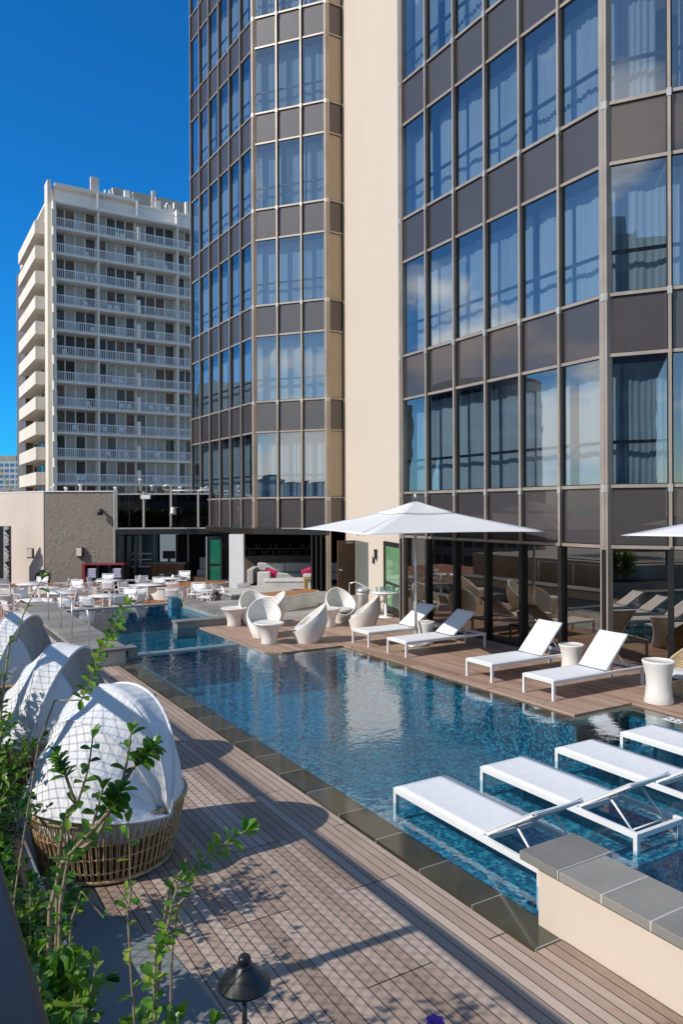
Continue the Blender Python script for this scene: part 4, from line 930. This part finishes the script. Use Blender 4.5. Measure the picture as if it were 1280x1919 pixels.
# ------------------------------------------------------------ egg chairs (opening toward local +X)
def make_egg(label, loc, rz, mat_='cream_plastic', name='egg_chair', grp=None):
    t_ = thing(name, label, 'egg chair', loc, rz, grp)
    def shell(a, v, off=0.0):
        # a around, v from floor 0 to rim 1 ; rim low at the front, high at the back
        ca = math.cos(a); top = .60-.36*ca
        z = top*v; w_ = min(1, z/1.0)
        r = .30+.165*math.sin(min(1, z/.62)*PI/2)-.10*max(0, (z-.5)/.5)**1.6
        lean = -.10*z
        return ((r-off)*ca+lean-.02*max(0, z-.5), (r-off)*math.sin(a)*1.0, z)
    na = 120; nv = 70; m = MB()
    vs = []; fs = []
    for j in range(nv+1):
        for i in range(na):
            a = 2*PI*i/na; v = j/nv
            rib = .009*math.sin(v*PI*2*14+4*abs(math.sin(a*.5))*6) * (1 if abs(math.sin(a)) < .93 or True else 0)
            p = shell(a, v, -max(0, rib)); vs.append(p)
    for j in range(nv):
        for i in range(na): fs.append((j*na+i, j*na+(i+1)%na, (j+1)*na+(i+1)%na, (j+1)*na+i))
    m.add(vs, fs, 0, True); m.build('shell', mat_, t_)
    m = MB(); vs = []; fs = []
    for j in range(nv+1):
        for i in range(na):
            a = 2*PI*i/na; v = .30+.70*j/nv; rib = .006*math.sin(j*PI*2*11/nv+4*abs(math.sin(a*.5))*6); vs.append(shell(a, v, .035+(rib if j < nv else 0)))
    for j in range(nv):
        for i in range(na): fs.append((j*na+i, (j+1)*na+i, (j+1)*na+(i+1)%na, j*na+(i+1)%na))
    m.add(vs, fs, 0, True); m.build('inner_shell', mat_, t_)
    m = MB(); m.tube([tuple(Vector(shell(2*PI*i/64, 1, .017))) for i in range(64)], .022, 8, closed=True); m.build('rim', mat_, t_)
    MB().lathe([(.001, .30), (.36, .30), (.385, .33), (.38, .38), (.34, .40), (.001, .405)], c=(-.03, 0, 0), n=36, sx=.92).build('cushion', 'seat_pad', t_)
    return t_
GE = 'cream woven egg chairs at the pool edge'
eg = make_egg('cream egg chair facing the pool, behind the nearest flared table', (8.42, 17.95, 0), math.radians(-112), grp=GE)
for loc, a, lab in (((9.02, 16.66, 0), -205, 'cream egg chair seen from its woven side, right of the nearest flared table'),
                    ((11.25, 17.55, 0), -215, 'rightmost cream egg chair seen from its woven side, beside the farthest deck lounger'),
                    ((11.5, 19.1, 0), -100, 'cream egg chair facing the pool in front of the brown door'),
                    ((9.05, 19.9, 0), -95, 'cream egg chair behind the left flared table, facing the pool'),
                    ((9.32, 19.55, 0), -190, 'mostly hidden egg chair between the two left ones, turned to the left')):
    dup(eg, loc, math.radians(a), lab, GE)
wk = make_egg('pale rattan bucket chair cut by the right edge beside the tall cream table', (12.35, 8.35, 0), math.radians(160), 'rattan_pale', 'rattan_chair')
# ------------------------------------------------------------ parasols
def make_parasol(label, c, a_, ztip, zap, zpole=0, rz=0):
    t_ = thing('parasol', label, 'parasol', (c[0], c[1], zpole), rz, 'square white parasols over the sun deck')
    def can(i, u, v):   # quarter i ; u along edge, v from apex to edge
        cs = [(-1,-1), (1,-1), (1,1), (-1,1)]
        p = Vector(cs[i]); q = Vector(cs[(i+1)%4]); e = p.lerp(q, u)
        z = zap+(ztip-zap)*(v**.88)-.10*math.sin(PI*u)*math.sin(PI*v*.9)*.5
        edge = 1-.05*math.sin(PI*u)*v
        return (e.x*a_*v*edge, e.y*a_*v*edge, z+(.035*math.sin(PI*u) if v > .99 else .03*math.sin(PI*u)*v))
    m = MB()
    for i in range(4): m.grid(lambda u, v, i=i: can(i, u, v), 14, 14)
    m.build('canopy', 'umbrella_canvas', t_, solid=.006)
    m = MB()
    for i in range(4): m.grid(lambda u, v, i=i: (lambda p: (p[0], p[1], p[2]+.07-.05*v))(can(i, u, .02+.30*v)), 10, 5)
    m.build('vent_cap', 'umbrella_canvas', t_, solid=.005)
    MB().tube([(0,0,.05), (0,0,zap+.05)], .035, 16).build('pole', 'chrome', t_)
    MB().lathe([(.001, zap+.14), (.03, zap+.15), (.045, zap+.19), (.03, zap+.23), (.001, zap+.25)], n=16).build('finial', 'chrome', t_)
    MB().lathe([(.001, .0), (.30, .0), (.31, .03), (.28, .05), (.06, .06), (.055, .35), (.001, .35)], n=32).build('base', 'chrome', t_)
    for sx_, sy_ in ((-1,-1), (1,-1), (1,1), (-1,1)):
        MB().tube([(sx_*.05, sy_*.05, zap-.08), (sx_*a_*.97, sy_*a_*.97, ztip-.01)], .012, 6).build('rib', 'chrome', t_)
    MB().tube([(0, .05, .9), (0, .09, .9), (0, .09, 1.4)], .018, 8).build('crank', 'chrome', t_)
    return t_
make_parasol('large white square parasol in the middle of the picture on a steel pole', (11.07, 14.81), 2.31, 2.84, 3.50, rz=math.radians(-12))
make_parasol('white parasol cut by the right edge', (12.35, 6.0), 2.1, 2.93, 3.6)
# ------------------------------------------------------------ path light
t_ = thing('path_light', 'black path light with a cone hat on a thin post at the bottom edge', 'path light', (1.58, 3.63, 0)); t_.scale = (1, 1, 1.14)
MB().lathe([(.001, .915), (.026, .915), (.034, .905), (.034, .885), (.027, .875), (.044, .868), (.050, .856), (.137, .79), (.140, .78), (.13, .779), (.05, .84), (.001, .845)], n=40).build('hat', 'black_metal', t_)
MB().tube([(0,0,0), (0,0,.86)], .014, 12).build('post', 'black_metal', t_)
MB().lathe([(.001, 0), (.05, 0), (.05, .015), (.001, .016)], n=20).build('foot', 'black_metal', t_)
# ------------------------------------------------------------ handrails
def rail_thing(label, pts, posts, r=.021, loc=(0,0,0), mt='chrome'):
    t_ = thing('handrail', label, 'handrail', loc)
    MB().tube(sway(pts, 4), r, 10).build('rail', mt, t_)
    for a, b in posts: MB().tube([a, b], r*.85, 10).build('post', mt, t_)
    return t_
rail_thing('bent steel handrail on the left coping of the far basin', [(0, 0, 0), (0, .0, .55), (0, .08, .80), (0, .30, .85), (0.03, 1.6, .86), (.05, 3.4, .87), (.05, 5.4, .86)], [((.02, 1.9, -.02), (.03, 1.9, .86)), ((.05, 3.4, -.02), (.05, 3.4, .87)), ((.05, 5.2, -.02), (.05, 5.2, .86))], loc=(3.62, 16.62, .35))
rail_thing('steel handrail sloping down by the cream wall near the brown door', [(0, 0, 0), (0, 0, .8), (.05, -.1, .88), (.2, -.25, .88), (.75, -1.1, .42), (.85, -1.25, .3)], [((.75, -1.1, -.02), (.75, -1.1, .42))], loc=(13.15, 21.3, 0))
# ------------------------------------------------------------ kidney tables
def kidney(label, c, k, rz, ztop, zb):
    t_ = thing('wood_topped_bench', label, 'bench', (c[0], c[1], zb), rz)
    def out_(s_): return [(k*(1.0+.22*math.cos(2*a)+.16*math.sin(a)+.10*math.cos(3*a+.5))*math.cos(a)*s_, .72*k*(1.0+.22*math.cos(2*a)+.16*math.sin(a)+.10*math.cos(3*a+.5))*math.sin(a)*s_) for a in [2*PI*i/56 for i in range(56)]]
    MB().prism(out_(.97), 0, ztop-zb-.06).build('base', 'cream_plastic', t_, bevel=.02)
    MB().prism(out_(1.0), ztop-zb-.058, ztop-zb-.012).build('rim', 'cream_plastic', t_, bevel=.01)
    MB().prism(out_(.94), ztop-zb-.011, ztop-zb).build('top', 'table_wood', t_)
kidney('low curved cream bench with a reddish wood top behind the egg chairs', (11.6, 22.6), 1.0, .35, .52, 0)
kidney('long curved bench with an orange wood top on the dining terrace', (10.6, 30.3), 1.5, .1, .22, -.45)
kidney('small curved wood topped bench between the dining chairs by the pool', (8.0, 30.0), .75, .1, -.05, -.45)
t_ = thing('stone_planter', 'low carved stone planter with a pale ledge in front of the lounge', 'planter', (12.0, 27.2, 0))
MB().box(-1.2, 1.35, -1.4, 1.0, -.4, .15).build('body', 'carved_stone', t_)
MB().box(-1.26, 1.41, -1.46, 1.06, .152, .20).build('ledge', 'stone_pale', t_)
# ------------------------------------------------------------ dining terrace
ZF = -.45
def make_chair(label):
    t_ = thing('dining_chair', label, 'chair', (0,0,0), 0, 'white sling chairs on the dining terrace')
    m = MB(); W2, D2 = .27, .25
    for s_ in (-1, 1):
        m.bar((D2, s_*W2, 0), (D2, s_*W2, .64), .03, .03); m.bar((-D2, s_*W2, 0), (-D2, s_*W2, .45), .03, .03)
        m.bar((-D2, s_*W2, .42), (-D2-.11, s_*W2, .84), .03, .03); m.bar((-D2-.05, s_*W2, .64), (D2+.01, s_*W2, .65), .045, .022)
        m.bar((-D2, s_*W2, .41), (D2, s_*W2, .43), .025, .03); m.bar((-D2, s_*W2, .12), (D2, s_*W2, .12), .02, .02)
    m.bar((D2, -W2, .43), (D2, W2, .43), .025, .03); m.bar((-D2-.11, -W2, .84), (-D2-.11, W2, .84), .03, .025)
    m.build('frame', 'white_paint', t_)
    m = MB(); m.grid(lambda u, v: (-D2+2*D2*u, -W2+.015+(2*W2-.03)*v, .43+.01*u-.015*math.sin(PI*v)), 4, 4); m.build('seat', 'white_sling', t_, solid=.008)
    m = MB(); m.grid(lambda u, v: (-D2-.015-.10*u-.02*math.sin(PI*v), -W2+.015+(2*W2-.03)*v, .46+.37*u-(.025*math.sin(PI*v) if u > .99 else 0)), 4, 6); m.build('backrest', 'white_sling', t_, solid=.008)
    return t_
# (column in the photo, height of the back there, facing angle in degrees from +X, label)
CH = [(17, 1086, -20, 'leftmost dining chair by the black patterned screen'),
 (111, 1086, 200, 'dining chair seen from the side in front of the corner of the grey wall'),
 (135, 1089, -100, 'white dining chair turned to the viewer, left of the red sided shelf'),
 (157, 1086, 10, 'dining chair in profile directly in front of the red sided shelf end'),
 (196, 1078, -95, 'dining chair behind the table by the shelf of towels'),
 (208, 1089, 80, 'grey looking dining chair with its back to the viewer at the table by the shelf'),
 (174, 1099, 20, 'dining chair turned sideways behind the table by the pool'),
 (171, 1119, 75, 'nearest dining chair, its back to the viewer at the pool edge'),
 (104, 1121, 60, 'dining chair with its back to the viewer beside the handrail'),
 (232, 1105, -110, 'white dining chair behind the right side of the pool edge table'),
 (260, 1104, -80, 'white dining chair between the pool edge table and the curved bench'),
 (248, 1115, 165, 'dining chair seen from the side at the right of the pool edge table'),
 (293, 1085, -90, 'dining chair on the far side of the middle table before the bar doors'),
 (323, 1091, 95, 'dining chair seen from behind, right of the middle table'),
 (341, 1073, -95, 'farthest dining chair at the table by the open bar'),
 (325, 1103, 90, 'dining chair with its back to the viewer just behind the blue mosaic cube'),
 (385, 1101, 170, 'dining chair with visible arms at the end of the long curved bench'),
 (433, 1103, 20, 'dining chair half hidden behind the left egg chair'),
 (450, 1094, 120, 'grey looking dining chair in front of the carved stone planter'),
 (246, 1081, 200, 'dining chair seen from the side at the left of the middle table'),
 (240, 1093, -30, 'low looking white dining chair left of the middle table'),
 (12, 1112, 100, 'dining chair with its back to the viewer at the left picture edge'),
 (45, 1104, -40, 'dining chair between the two left hand tables'),
 (27, 1126, 45, 'leaning chair at the left edge behind the farthest daybed'),
 (70, 1083, -100, 'dining chair behind the table near the black chair'), (90, 1110, 30, 'dining chair between the open table and the one in front of the black chair'),
 (140, 1108, 150, 'dining chair at the right of the open table'), (130, 1126, 80, 'dining chair at the pool edge, right beside the handrail'),
 (222, 1121, 110, 'dining chair with its back to the viewer right of the pool edge table'), (268, 1082, -60, 'dining chair at the back left of the middle table'),
 (308, 1080, 200, 'dining chair between the middle table and the bar table'), (405, 1098, -30, 'dining chair before the white column'), (180, 1083, 0, 'dining chair left of the towel shelf table'),
 (366, 1096, -95, 'dining chair against the long curved bench near the green glass door')]
proto = None
for px, yt, a, lab in CH:
    D = FPX*3.03/(yt-954.5); p = W(px, 952, D)
    if p.y < 26.75: p = p*(26.75/p.y)
    loc = (p.x, p.y, ZF); rz = math.radians(a)-YAW
    if proto is None: proto = make_chair(lab); proto.location = loc; proto.rotation_euler = (0, 0, rz)
    else: dup(proto, loc, rz, lab)
TB = [(58, 1094, .62, 'round white table farthest left, by the patterned screen'), (90, 1101, .60, 'round white table in front of the black chair by the corner'),
      (120, 1110, .60, 'round white table in the open left of the red sided shelf'), (65, 1124, .62, 'round white table behind the farthest daybed hood'),
      (205, 1088, .62, 'round white table in front of the towel shelf'), (197, 1116, .62, 'round white table nearest the pool edge'),
      (282, 1096, .60, 'round white table in the middle of the terrace'), (323, 1084, .55, 'round white table nearest the open bar')]
pt = None
for px, y, r, lab in TB:
    D = FPX*3.11/(y-954.5); p = W(px, 952, D); loc = (p.x, p.y, ZF)
    if pt is None:
        pt = thing('dining_table', lab, 'table', loc, 0, 'round white tables on the dining terrace')
        MB().lathe([(.001, .715), (.60, .715), (.62, .725), (.62, .74), (.001, .745)], n=40).build('tabletop', 'white_paint', pt)
        MB().lathe([(.001, 0), (.30, 0), (.30, .015), (.06, .03), (.04, .10), (.035, .60), (.06, .68), (.2, .714)], n=28).build('pedestal', 'white_paint', pt)
    else: dup(pt, loc, 0, lab)
# wood planked benches on the floor (flat tones between the chairs)
t_ = thing('wooden_bench', 'long low orange wood bench behind the left dining tables', 'bench', tuple(W(80, 952, 34.0).xy)+(ZF,), -YAW)
MB().box(-2.2, 2.6, -.25, .25, .38, .44).build('seat', 'table_wood', t_); MB().box(-2.1, 2.5, -.2, .2, 0, .379).build('base', 'cream_plastic', t_)
t_ = thing('wooden_bench', 'low orange wood bench with a cream base at the right of the pool edge table', 'bench', tuple(W(285, 952, 28.2).xy)+(ZF,), -YAW)
MB().box(-.75, .75, -.3, .3, .30, .36).build('seat', 'table_wood', t_); MB().box(-.7, .7, -.25, .25, 0, .299).build('base', 'cream_plastic', t_)
def wall_pt(px, D, z): p = W(px, 952, D); return (p.x, p.y, z)
# sconces and lamp on the restaurant wing
for px, y, lab in ((55, 1037, 'small white wall light on the cream restaurant wall'), (148, 1035, 'small white wall light on the rough grey wall')):
    D = 35.88; z = CAMH-(y-954.2)/FPX*D
    t_ = thing('wall_light', lab, 'wall light', wall_pt(px, D, z), -YAW)
    MB().box(-.16, .16, 0, .10, -.24, .24).build('backplate', 'black_metal', t_); MB().box(-.13, .13, -.09, -.002, -.19, .21).build('shade', 'lamp_glass', t_, bevel=.02)
t_ = thing('wall_light', 'black downlight high on the rough grey wall', 'wall light', wall_pt(187, 35.75, 3.28), -YAW)
MB().lathe([(.001, .12), (.08, .12), (.13, .0), (.14, -.18), (.001, -.17)], n=20).build('shade', 'black_metal', t_); MB().box(-.04, .04, .05, .27, .0, .1).build('bracket', 'black_metal', t_)
# bell lamp on pipes over the glass band
t_ = thing('bell_lamp', 'silver bell lamp on a bent pipe in front of the black glass band', 'lamp', wall_pt(321, 35.6, 2.5), -YAW)
MB().tube([(0, 0, -.05), (0, 0, 1.75), (-.02, 0, 1.95), (-.15, 0, 2.05), (-.38, 0, 1.98), (-.40, 0, 1.85), (-.2, 0, 1.78), (0, 0, 1.80)], .035, 8).build('pipe', 'bright_metal', t_)
MB().lathe([(.001, .98), (.10, .98), (.13, .90), (.15, .72), (.20, .62), (.001, .66)], c=(.1, -.12, 0), n=24).build('bell', 'bright_metal', t_)
t_ = thing('camera_box', 'small white security camera on top of the black glass band', 'camera', wall_pt(275, 35.6, 3.95), -YAW)
MB().box(-.28, .18, -.1, .1, -.09, .1).build('housing', 'white_paint', t_, bevel=.02); MB().tube([(.16, -.02, 0), (.22, -.02, 0)], .06, 12).build('lens', 'black_metal', t_)
for px, zz in ((98, .16), (123, .12), (150, .26), (216, .12), (263, .5), (285, .2), (338, .12)):
    t_ = thing('roof_vent', 'small white vent stub on the restaurant roof edge', 'vent', wall_pt(px, 36.3, ZR+.03), -YAW, 'vent stubs along the roof edge')
    MB().lathe([(.07, 0), (.07, zz), (.10, zz+.01), (.10, zz+.08), (.001, zz+.09)], n=14).build('stub', 'white_paint', t_)
m = MB(); o_ = Vector(wall_pt(322, 36.1, 4.28)); m.tube([o_, o_+R_*1.25], .03, 8); m.tube([o_+R_*1.25, o_+R_*1.9+Vector((0,0,.02))], .03, 8)
rr = random.Random(4)
for i in range(26):
    q = o_+R_*rr.uniform(1.4, 2.1)+Vector((0, 0, rr.uniform(0, .16))); m.tube([q, q+Vector((rr.uniform(-.15,.15), 0, rr.uniform(-.08,.1)))], .03, 5)
tag(m.build('roof_pipe', 'white_paint'), 'white roof pipe with a tangle of hoses above the black glass band', 'pipe')
# patterned black screen
t_ = thing('patterned_screen', 'black screen with a white leaf pattern cut into it at the left edge', 'screen', wall_pt(5, 35.5, ZF), -YAW)
MB().box(-1.6, .33, 0, .12, 0, 3.05).build('panel', 'black_metal', t_)
m = MB(); rr = random.Random(9)
for r_ in range(15):
    zc = .2+r_*.19
    for c_ in range(3):
        xc = -.95+c_*.46
        m = MB()
        for i in range(4):
            a = (.5+.45*i/3)*(1 if (r_//2) % 2 else -1)
            p0 = Vector((xc+.05+.0*i, -.012, zc+.045*i)); pts = [p0+Vector((math.cos(a)*.30*t, 0, math.sin(a)*.22*t*t)) for t in (0, .33, .66, 1)]
            for j in range(3): m.bar(pts[j], pts[j+1], .02, .026, up=(0, 0, 1))
        m.build('leaf_cutout', 'white_paint', t_)
# depth marker tile on the wet rim at the right edge
t_ = thing('marker_tile', 'small white marker tile with dark spots on the wet pool rim at the right edge', 'tile', (10.72, 7.45, -.026))
MB().box(-.11, .11, -.16, .16, 0, .008).build('tile', 'white_paint', t_)
for i, (a, b) in enumerate(((-.06, -.1), (.05, -.09), (-.05, .0), (.06, .03), (0, .11))): MB().box(a-.022, a+.022, b-.022, b+.022, .0085, .0105).build('mark', 'black_metal', t_)
# towel shelf
t_ = thing('towel_shelf', 'open black shelf with a red side holding folded towels, against the grey wall', 'shelf', wall_pt(152, 34.9, ZF), -YAW)
MB().box(0, .14, 0, .6, 0, 1.28).build('side', 'red_paint', t_); MB().box(.14, 1.95, 0, .6, 1.22, 1.28).build('top', 'red_paint', t_)
m = MB(); m.box(.14, 1.95, .55, .6, 0, 1.22)
for x in (.72, 1.28, 1.9): m.box(x, x+.06, 0, .548, 0, 1.22)
m.box(.14, 1.9, .01, .548, .55, .60); m.build('carcass', 'black_metal', t_)
def towels(x0, x1, lab):
    m = MB(); z = .61
    for i in range(5): 
        m.box(x0+random.uniform(0,.04), x1-random.uniform(0,.06), .08, .5, z, z+.085); z += .09
    o = m.build('towel_stack', 'towel', bevel=.02); o.location = t_.location; o.rotation_euler = t_.rotation_euler; tag(o, lab, 'towels')
towels(.20, .66, 'lilac stack of folded towels in the left bay of the red sided shelf'); towels(1.36, 1.84, 'grey stack of folded towels in the right bay of the red sided shelf')
t_ = thing('black_chair', 'rounded black chair against the corner of the cream wall', 'chair', wall_pt(78, 34.6, ZF), -YAW)
MB().grid(lambda u, v: ((.30+.08*v)*math.cos(PI*(1.0+1.0*u)+PI), (.28+.06*v)*math.sin(PI*u)+.0, .42+.62*v*math.sin(PI*(.15+.7*u))), 16, 6).build('shell', 'black_metal', t_, solid=.03)
MB().lathe([(.001, .38), (.30, .38), (.31, .44), (.001, .45)], n=20).build('seat', 'black_metal', t_)
m = MB()
for a in (.8, 2.3, 3.9, 5.5): m.tube([(.2*math.cos(a), .2*math.sin(a), .38), (.32*math.cos(a), .32*math.sin(a), 0)], .015, 6)
m.build('leg', 'black_metal', t_)
# things inside the bar opening
def inside(name, lab, cat, px, D, build, z=ZF): 
    t_ = thing(name, lab, cat, wall_pt(px, D, z), -YAW); build(t_); return t_
inside('bar_counter', 'long pale wooden bar counter inside the open restaurant', 'counter', 310, 38.5, lambda t_: (MB().box(-1.1, 1.1, -.3, .3, 1.02, 1.10).build('top', 'stone_pale', t_), MB().box(-1.0, 1.0, -.25, .25, 0, 1.019).build('body', 'table_wood', t_)))
inside('monitor', 'dark blue screen standing on the bar counter', 'screen', 316, 38.3, lambda t_: (MB().box(-.32, .32, -.02, .03, 1.28, 1.68).build('panel', 'black_metal', t_), MB().box(-.05, .05, -.05, .08, 1.10, 1.279).build('stand', 'black_metal', t_)))
inside('armchair', 'tan armchair glimpsed through the dark glass right of the bar', 'armchair', 383, 38.0, lambda t_: (MB().box(-.35, .3, -.3, .3, .2, .75).build('body', 'cream_render', t_, bevel=.05), MB().box(-.3, .28, .15, .35, .75, 1.35).build('backrest', 'cream_render', t_, bevel=.05)))
inside('black_chair', 'low black basket chair in front of the bar counter', 'chair', 310, 36.0, lambda t_: (MB().lathe([(.22, 0), (.32, .3), (.38, .72), (.36, .74), (.30, .4), (.001, .38)], n=20).build('shell', 'black_metal', t_)))
inside('work_station', 'stacked dark shelves with white trays inside the opening, left of the bar', 'shelf', 262, 37.8, lambda t_: ([MB().box(-.5, .55, -.2, .2, z, z+.06).build('shelf', 'white_paint', t_) for z in (.9, 1.25, 1.55)], MB().box(-.5, .5, -.15, .15, 0, .89).build('base', 'far_dark', t_), MB().box(-.06, .06, -.05, .05, .96, 2.5).build('post', 'bright_metal', t_)))
for i, (px, D, lab) in enumerate(((250, 40.5, 'white pedestal table deep inside the restaurant, left one'), (345, 40.0, 'white pedestal table deep inside the restaurant, right of the screen'))):
    inside('indoor_table', lab, 'table', px, D, lambda t_: (MB().lathe([(.001, .72), (.5, .72), (.5, .76), (.001, .765)], n=24).build('tabletop', 'white_paint', t_), MB().lathe([(.25, 0), (.05, .04), (.04, .70)], n=16).build('pedestal', 'white_paint', t_)))
for i, (px, D) in enumerate(((288, 39.5), (352, 39.2), (370, 39.6))):
    inside('interior_post', ('thin pale post inside the restaurant left of the screen', 'thin pale post inside the restaurant right of the screen', 'pale post inside the restaurant beside the tan armchair')[i], 'post', px, D, lambda t_: (MB().box(-.03, .03, -.03, .03, 0, 2.6).build('shaft', 'bright_metal', t_), MB().box(-.07, .07, -.07, .07, 0, .05).build('foot', 'bright_metal', t_)))
# lounge furniture
so = thing('sofa', 'pale grey sectional sofa with pink cushions inside the open lounge', 'sofa', tuple(W(540, 952, 33.6).xy)+(0,), -YAW)
MB().box(-1.5, 2.4, .2, 1.1, .12, .44).build('seat', 'sofa_fabric', so, bevel=.05); m = MB()
for i in range(3): m.box(-1.5+i*1.3, -.22+i*1.3, .85, 1.15, .445, .88)
m.build('back_cushion', 'sofa_fabric', so, bevel=.06); MB().box(-1.78, -1.5, -.7, 1.1, .05, .70).build('arm', 'sofa_fabric', so, bevel=.04)
ot = thing('ottoman', 'square pale ottoman in front of the sofa, closest to the opening', 'ottoman', tuple(W(534, 952, 31.2).xy)+(0,), -YAW)
MB().box(-.85, .85, -.42, .42, .04, .30).build('base', 'sofa_fabric', ot, bevel=.02); MB().box(-.87, .87, -.44, .44, .305, .47).build('cushion', 'sofa_fabric', ot, bevel=.06)
sg = thing('upholstered_end', 'pale sofa end block to the left of the ottoman', 'sofa', tuple(W(497, 952, 31.4).xy)+(0,), -YAW)
MB().box(-.32, .22, -.3, .7, .04, .74).build('body', 'sofa_fabric', sg, bevel=.05)
for i, (px, D, z, lab) in enumerate(((506, 31.6, .62, 'bright pink cushion on the left end of the lounge sofa'), (577, 31.8, .62, 'bright pink cushion at the right end of the lounge sofa by the folding door'))):
    o = MB().box(-.26, .26, -.08, .08, -.2, .22).build('cushion', 'pink_fabric', bevel=.07); p = W(px, 952, D); o.location = (p.x, p.y, z); o.rotation_euler = (.1, .35-.7*i, -YAW); tag(o, lab, 'cushion')
ln = thing('lantern_stool', 'yellow wood lantern stool with a white seat beside the folding glass door', 'stool', tuple(W(577, 952, 30.9).xy)+(0,), -YAW)
m = MB()
for x in (-.17, .13):
    for y in (-.17, .13): m.box(x, x+.05, y, y+.05, 0, .5)
m.box(-.18, .19, -.18, .19, .46, .52); m.box(-.18, .19, -.18, .19, .02, .07); m.build('frame', 'yellow_wood', ln); MB().box(-.10, .10, -.10, .10, .07, .44).build('glass', 'lamp_glass', ln); MB().box(-.2, .2, -.2, .2, .521, .68).build('seat', 'sofa_fabric', ln, bevel=.04)
m = MB(); m.obox(W(463, 952, 37)*1+Vector((0,0,0)), R_*3.4, F_*.3, (0,0,0.01))
bs_ = thing('back_bar', 'dim back bar with bottles deep inside the lounge', 'bar', tuple(W(525, 952, 36).xy)+(0,), -YAW)
MB().box(-1.8, 1.6, 0, .4, 0, 1.1).build('counter', 'far_brown', bs_); m = MB(); rr = random.Random(5)
for i in range(24): x = -1.7+i*.135; m.lathe([(.03, 1.1), (.03, 1.28), (.01, 1.33), (.01, 1.4)], c=(x, .2+rr.uniform(-.1, .1), rr.choice((0, .35))), n=8)
m.build('bottles', 'far_brown', bs_)['kind'] = 'stuff'; MB().box(-1.8, 1.6, .1, .35, 1.42, 1.45).build('shelf', 'far_brown', bs_)
# service tables by the green door
tt = thing('pedestal_table', 'white pedestal table set with glasses in front of the green glass door', 'table', (13.15, 19.15, 0))
MB().lathe([(.001, 0), (.30, 0), (.30, .015), (.05, .04), (.045, .55), (.07, .66), (.30, .74), (.46, .76), (.46, .785), (.001, .79)], n=36).build('body', 'white_paint', tt)
rr = random.Random(2)
for i in range(9):
    a = i*.7; r_ = .12+.2*rr.random()
    g_ = MB().lathe([(.001, 0), (.032, 0), (.038, .15), (.034, .15), (.028, .01), (.001, .01)], n=12).build('drinking_glass', 'clear_glass'); g_.location = (13.15+r_*math.cos(a), 19.15+r_*math.sin(a), .791); tag(g_, 'clear drinking glass in the cluster on the white pedestal table', 'glass', 'glasses on the pedestal table')
hb = thing('steel_bin', 'round polished steel bin lid on a stand beside the pedestal table', 'bin', (12.85, 20.0, 0))
MB().lathe([(.001, 0), (.16, 0), (.16, .6), (.19, .62), (.21, .66), (.20, .78), (.08, .84), (.001, .85)], n=28).build('body', 'white_paint', hb); MB().lathe([(.19, .70), (.23, .72), (.22, .80), (.10, .87), (.001, .88)], n=28).build('lid', 'chrome', hb)
bpy.context.view_layer.update()
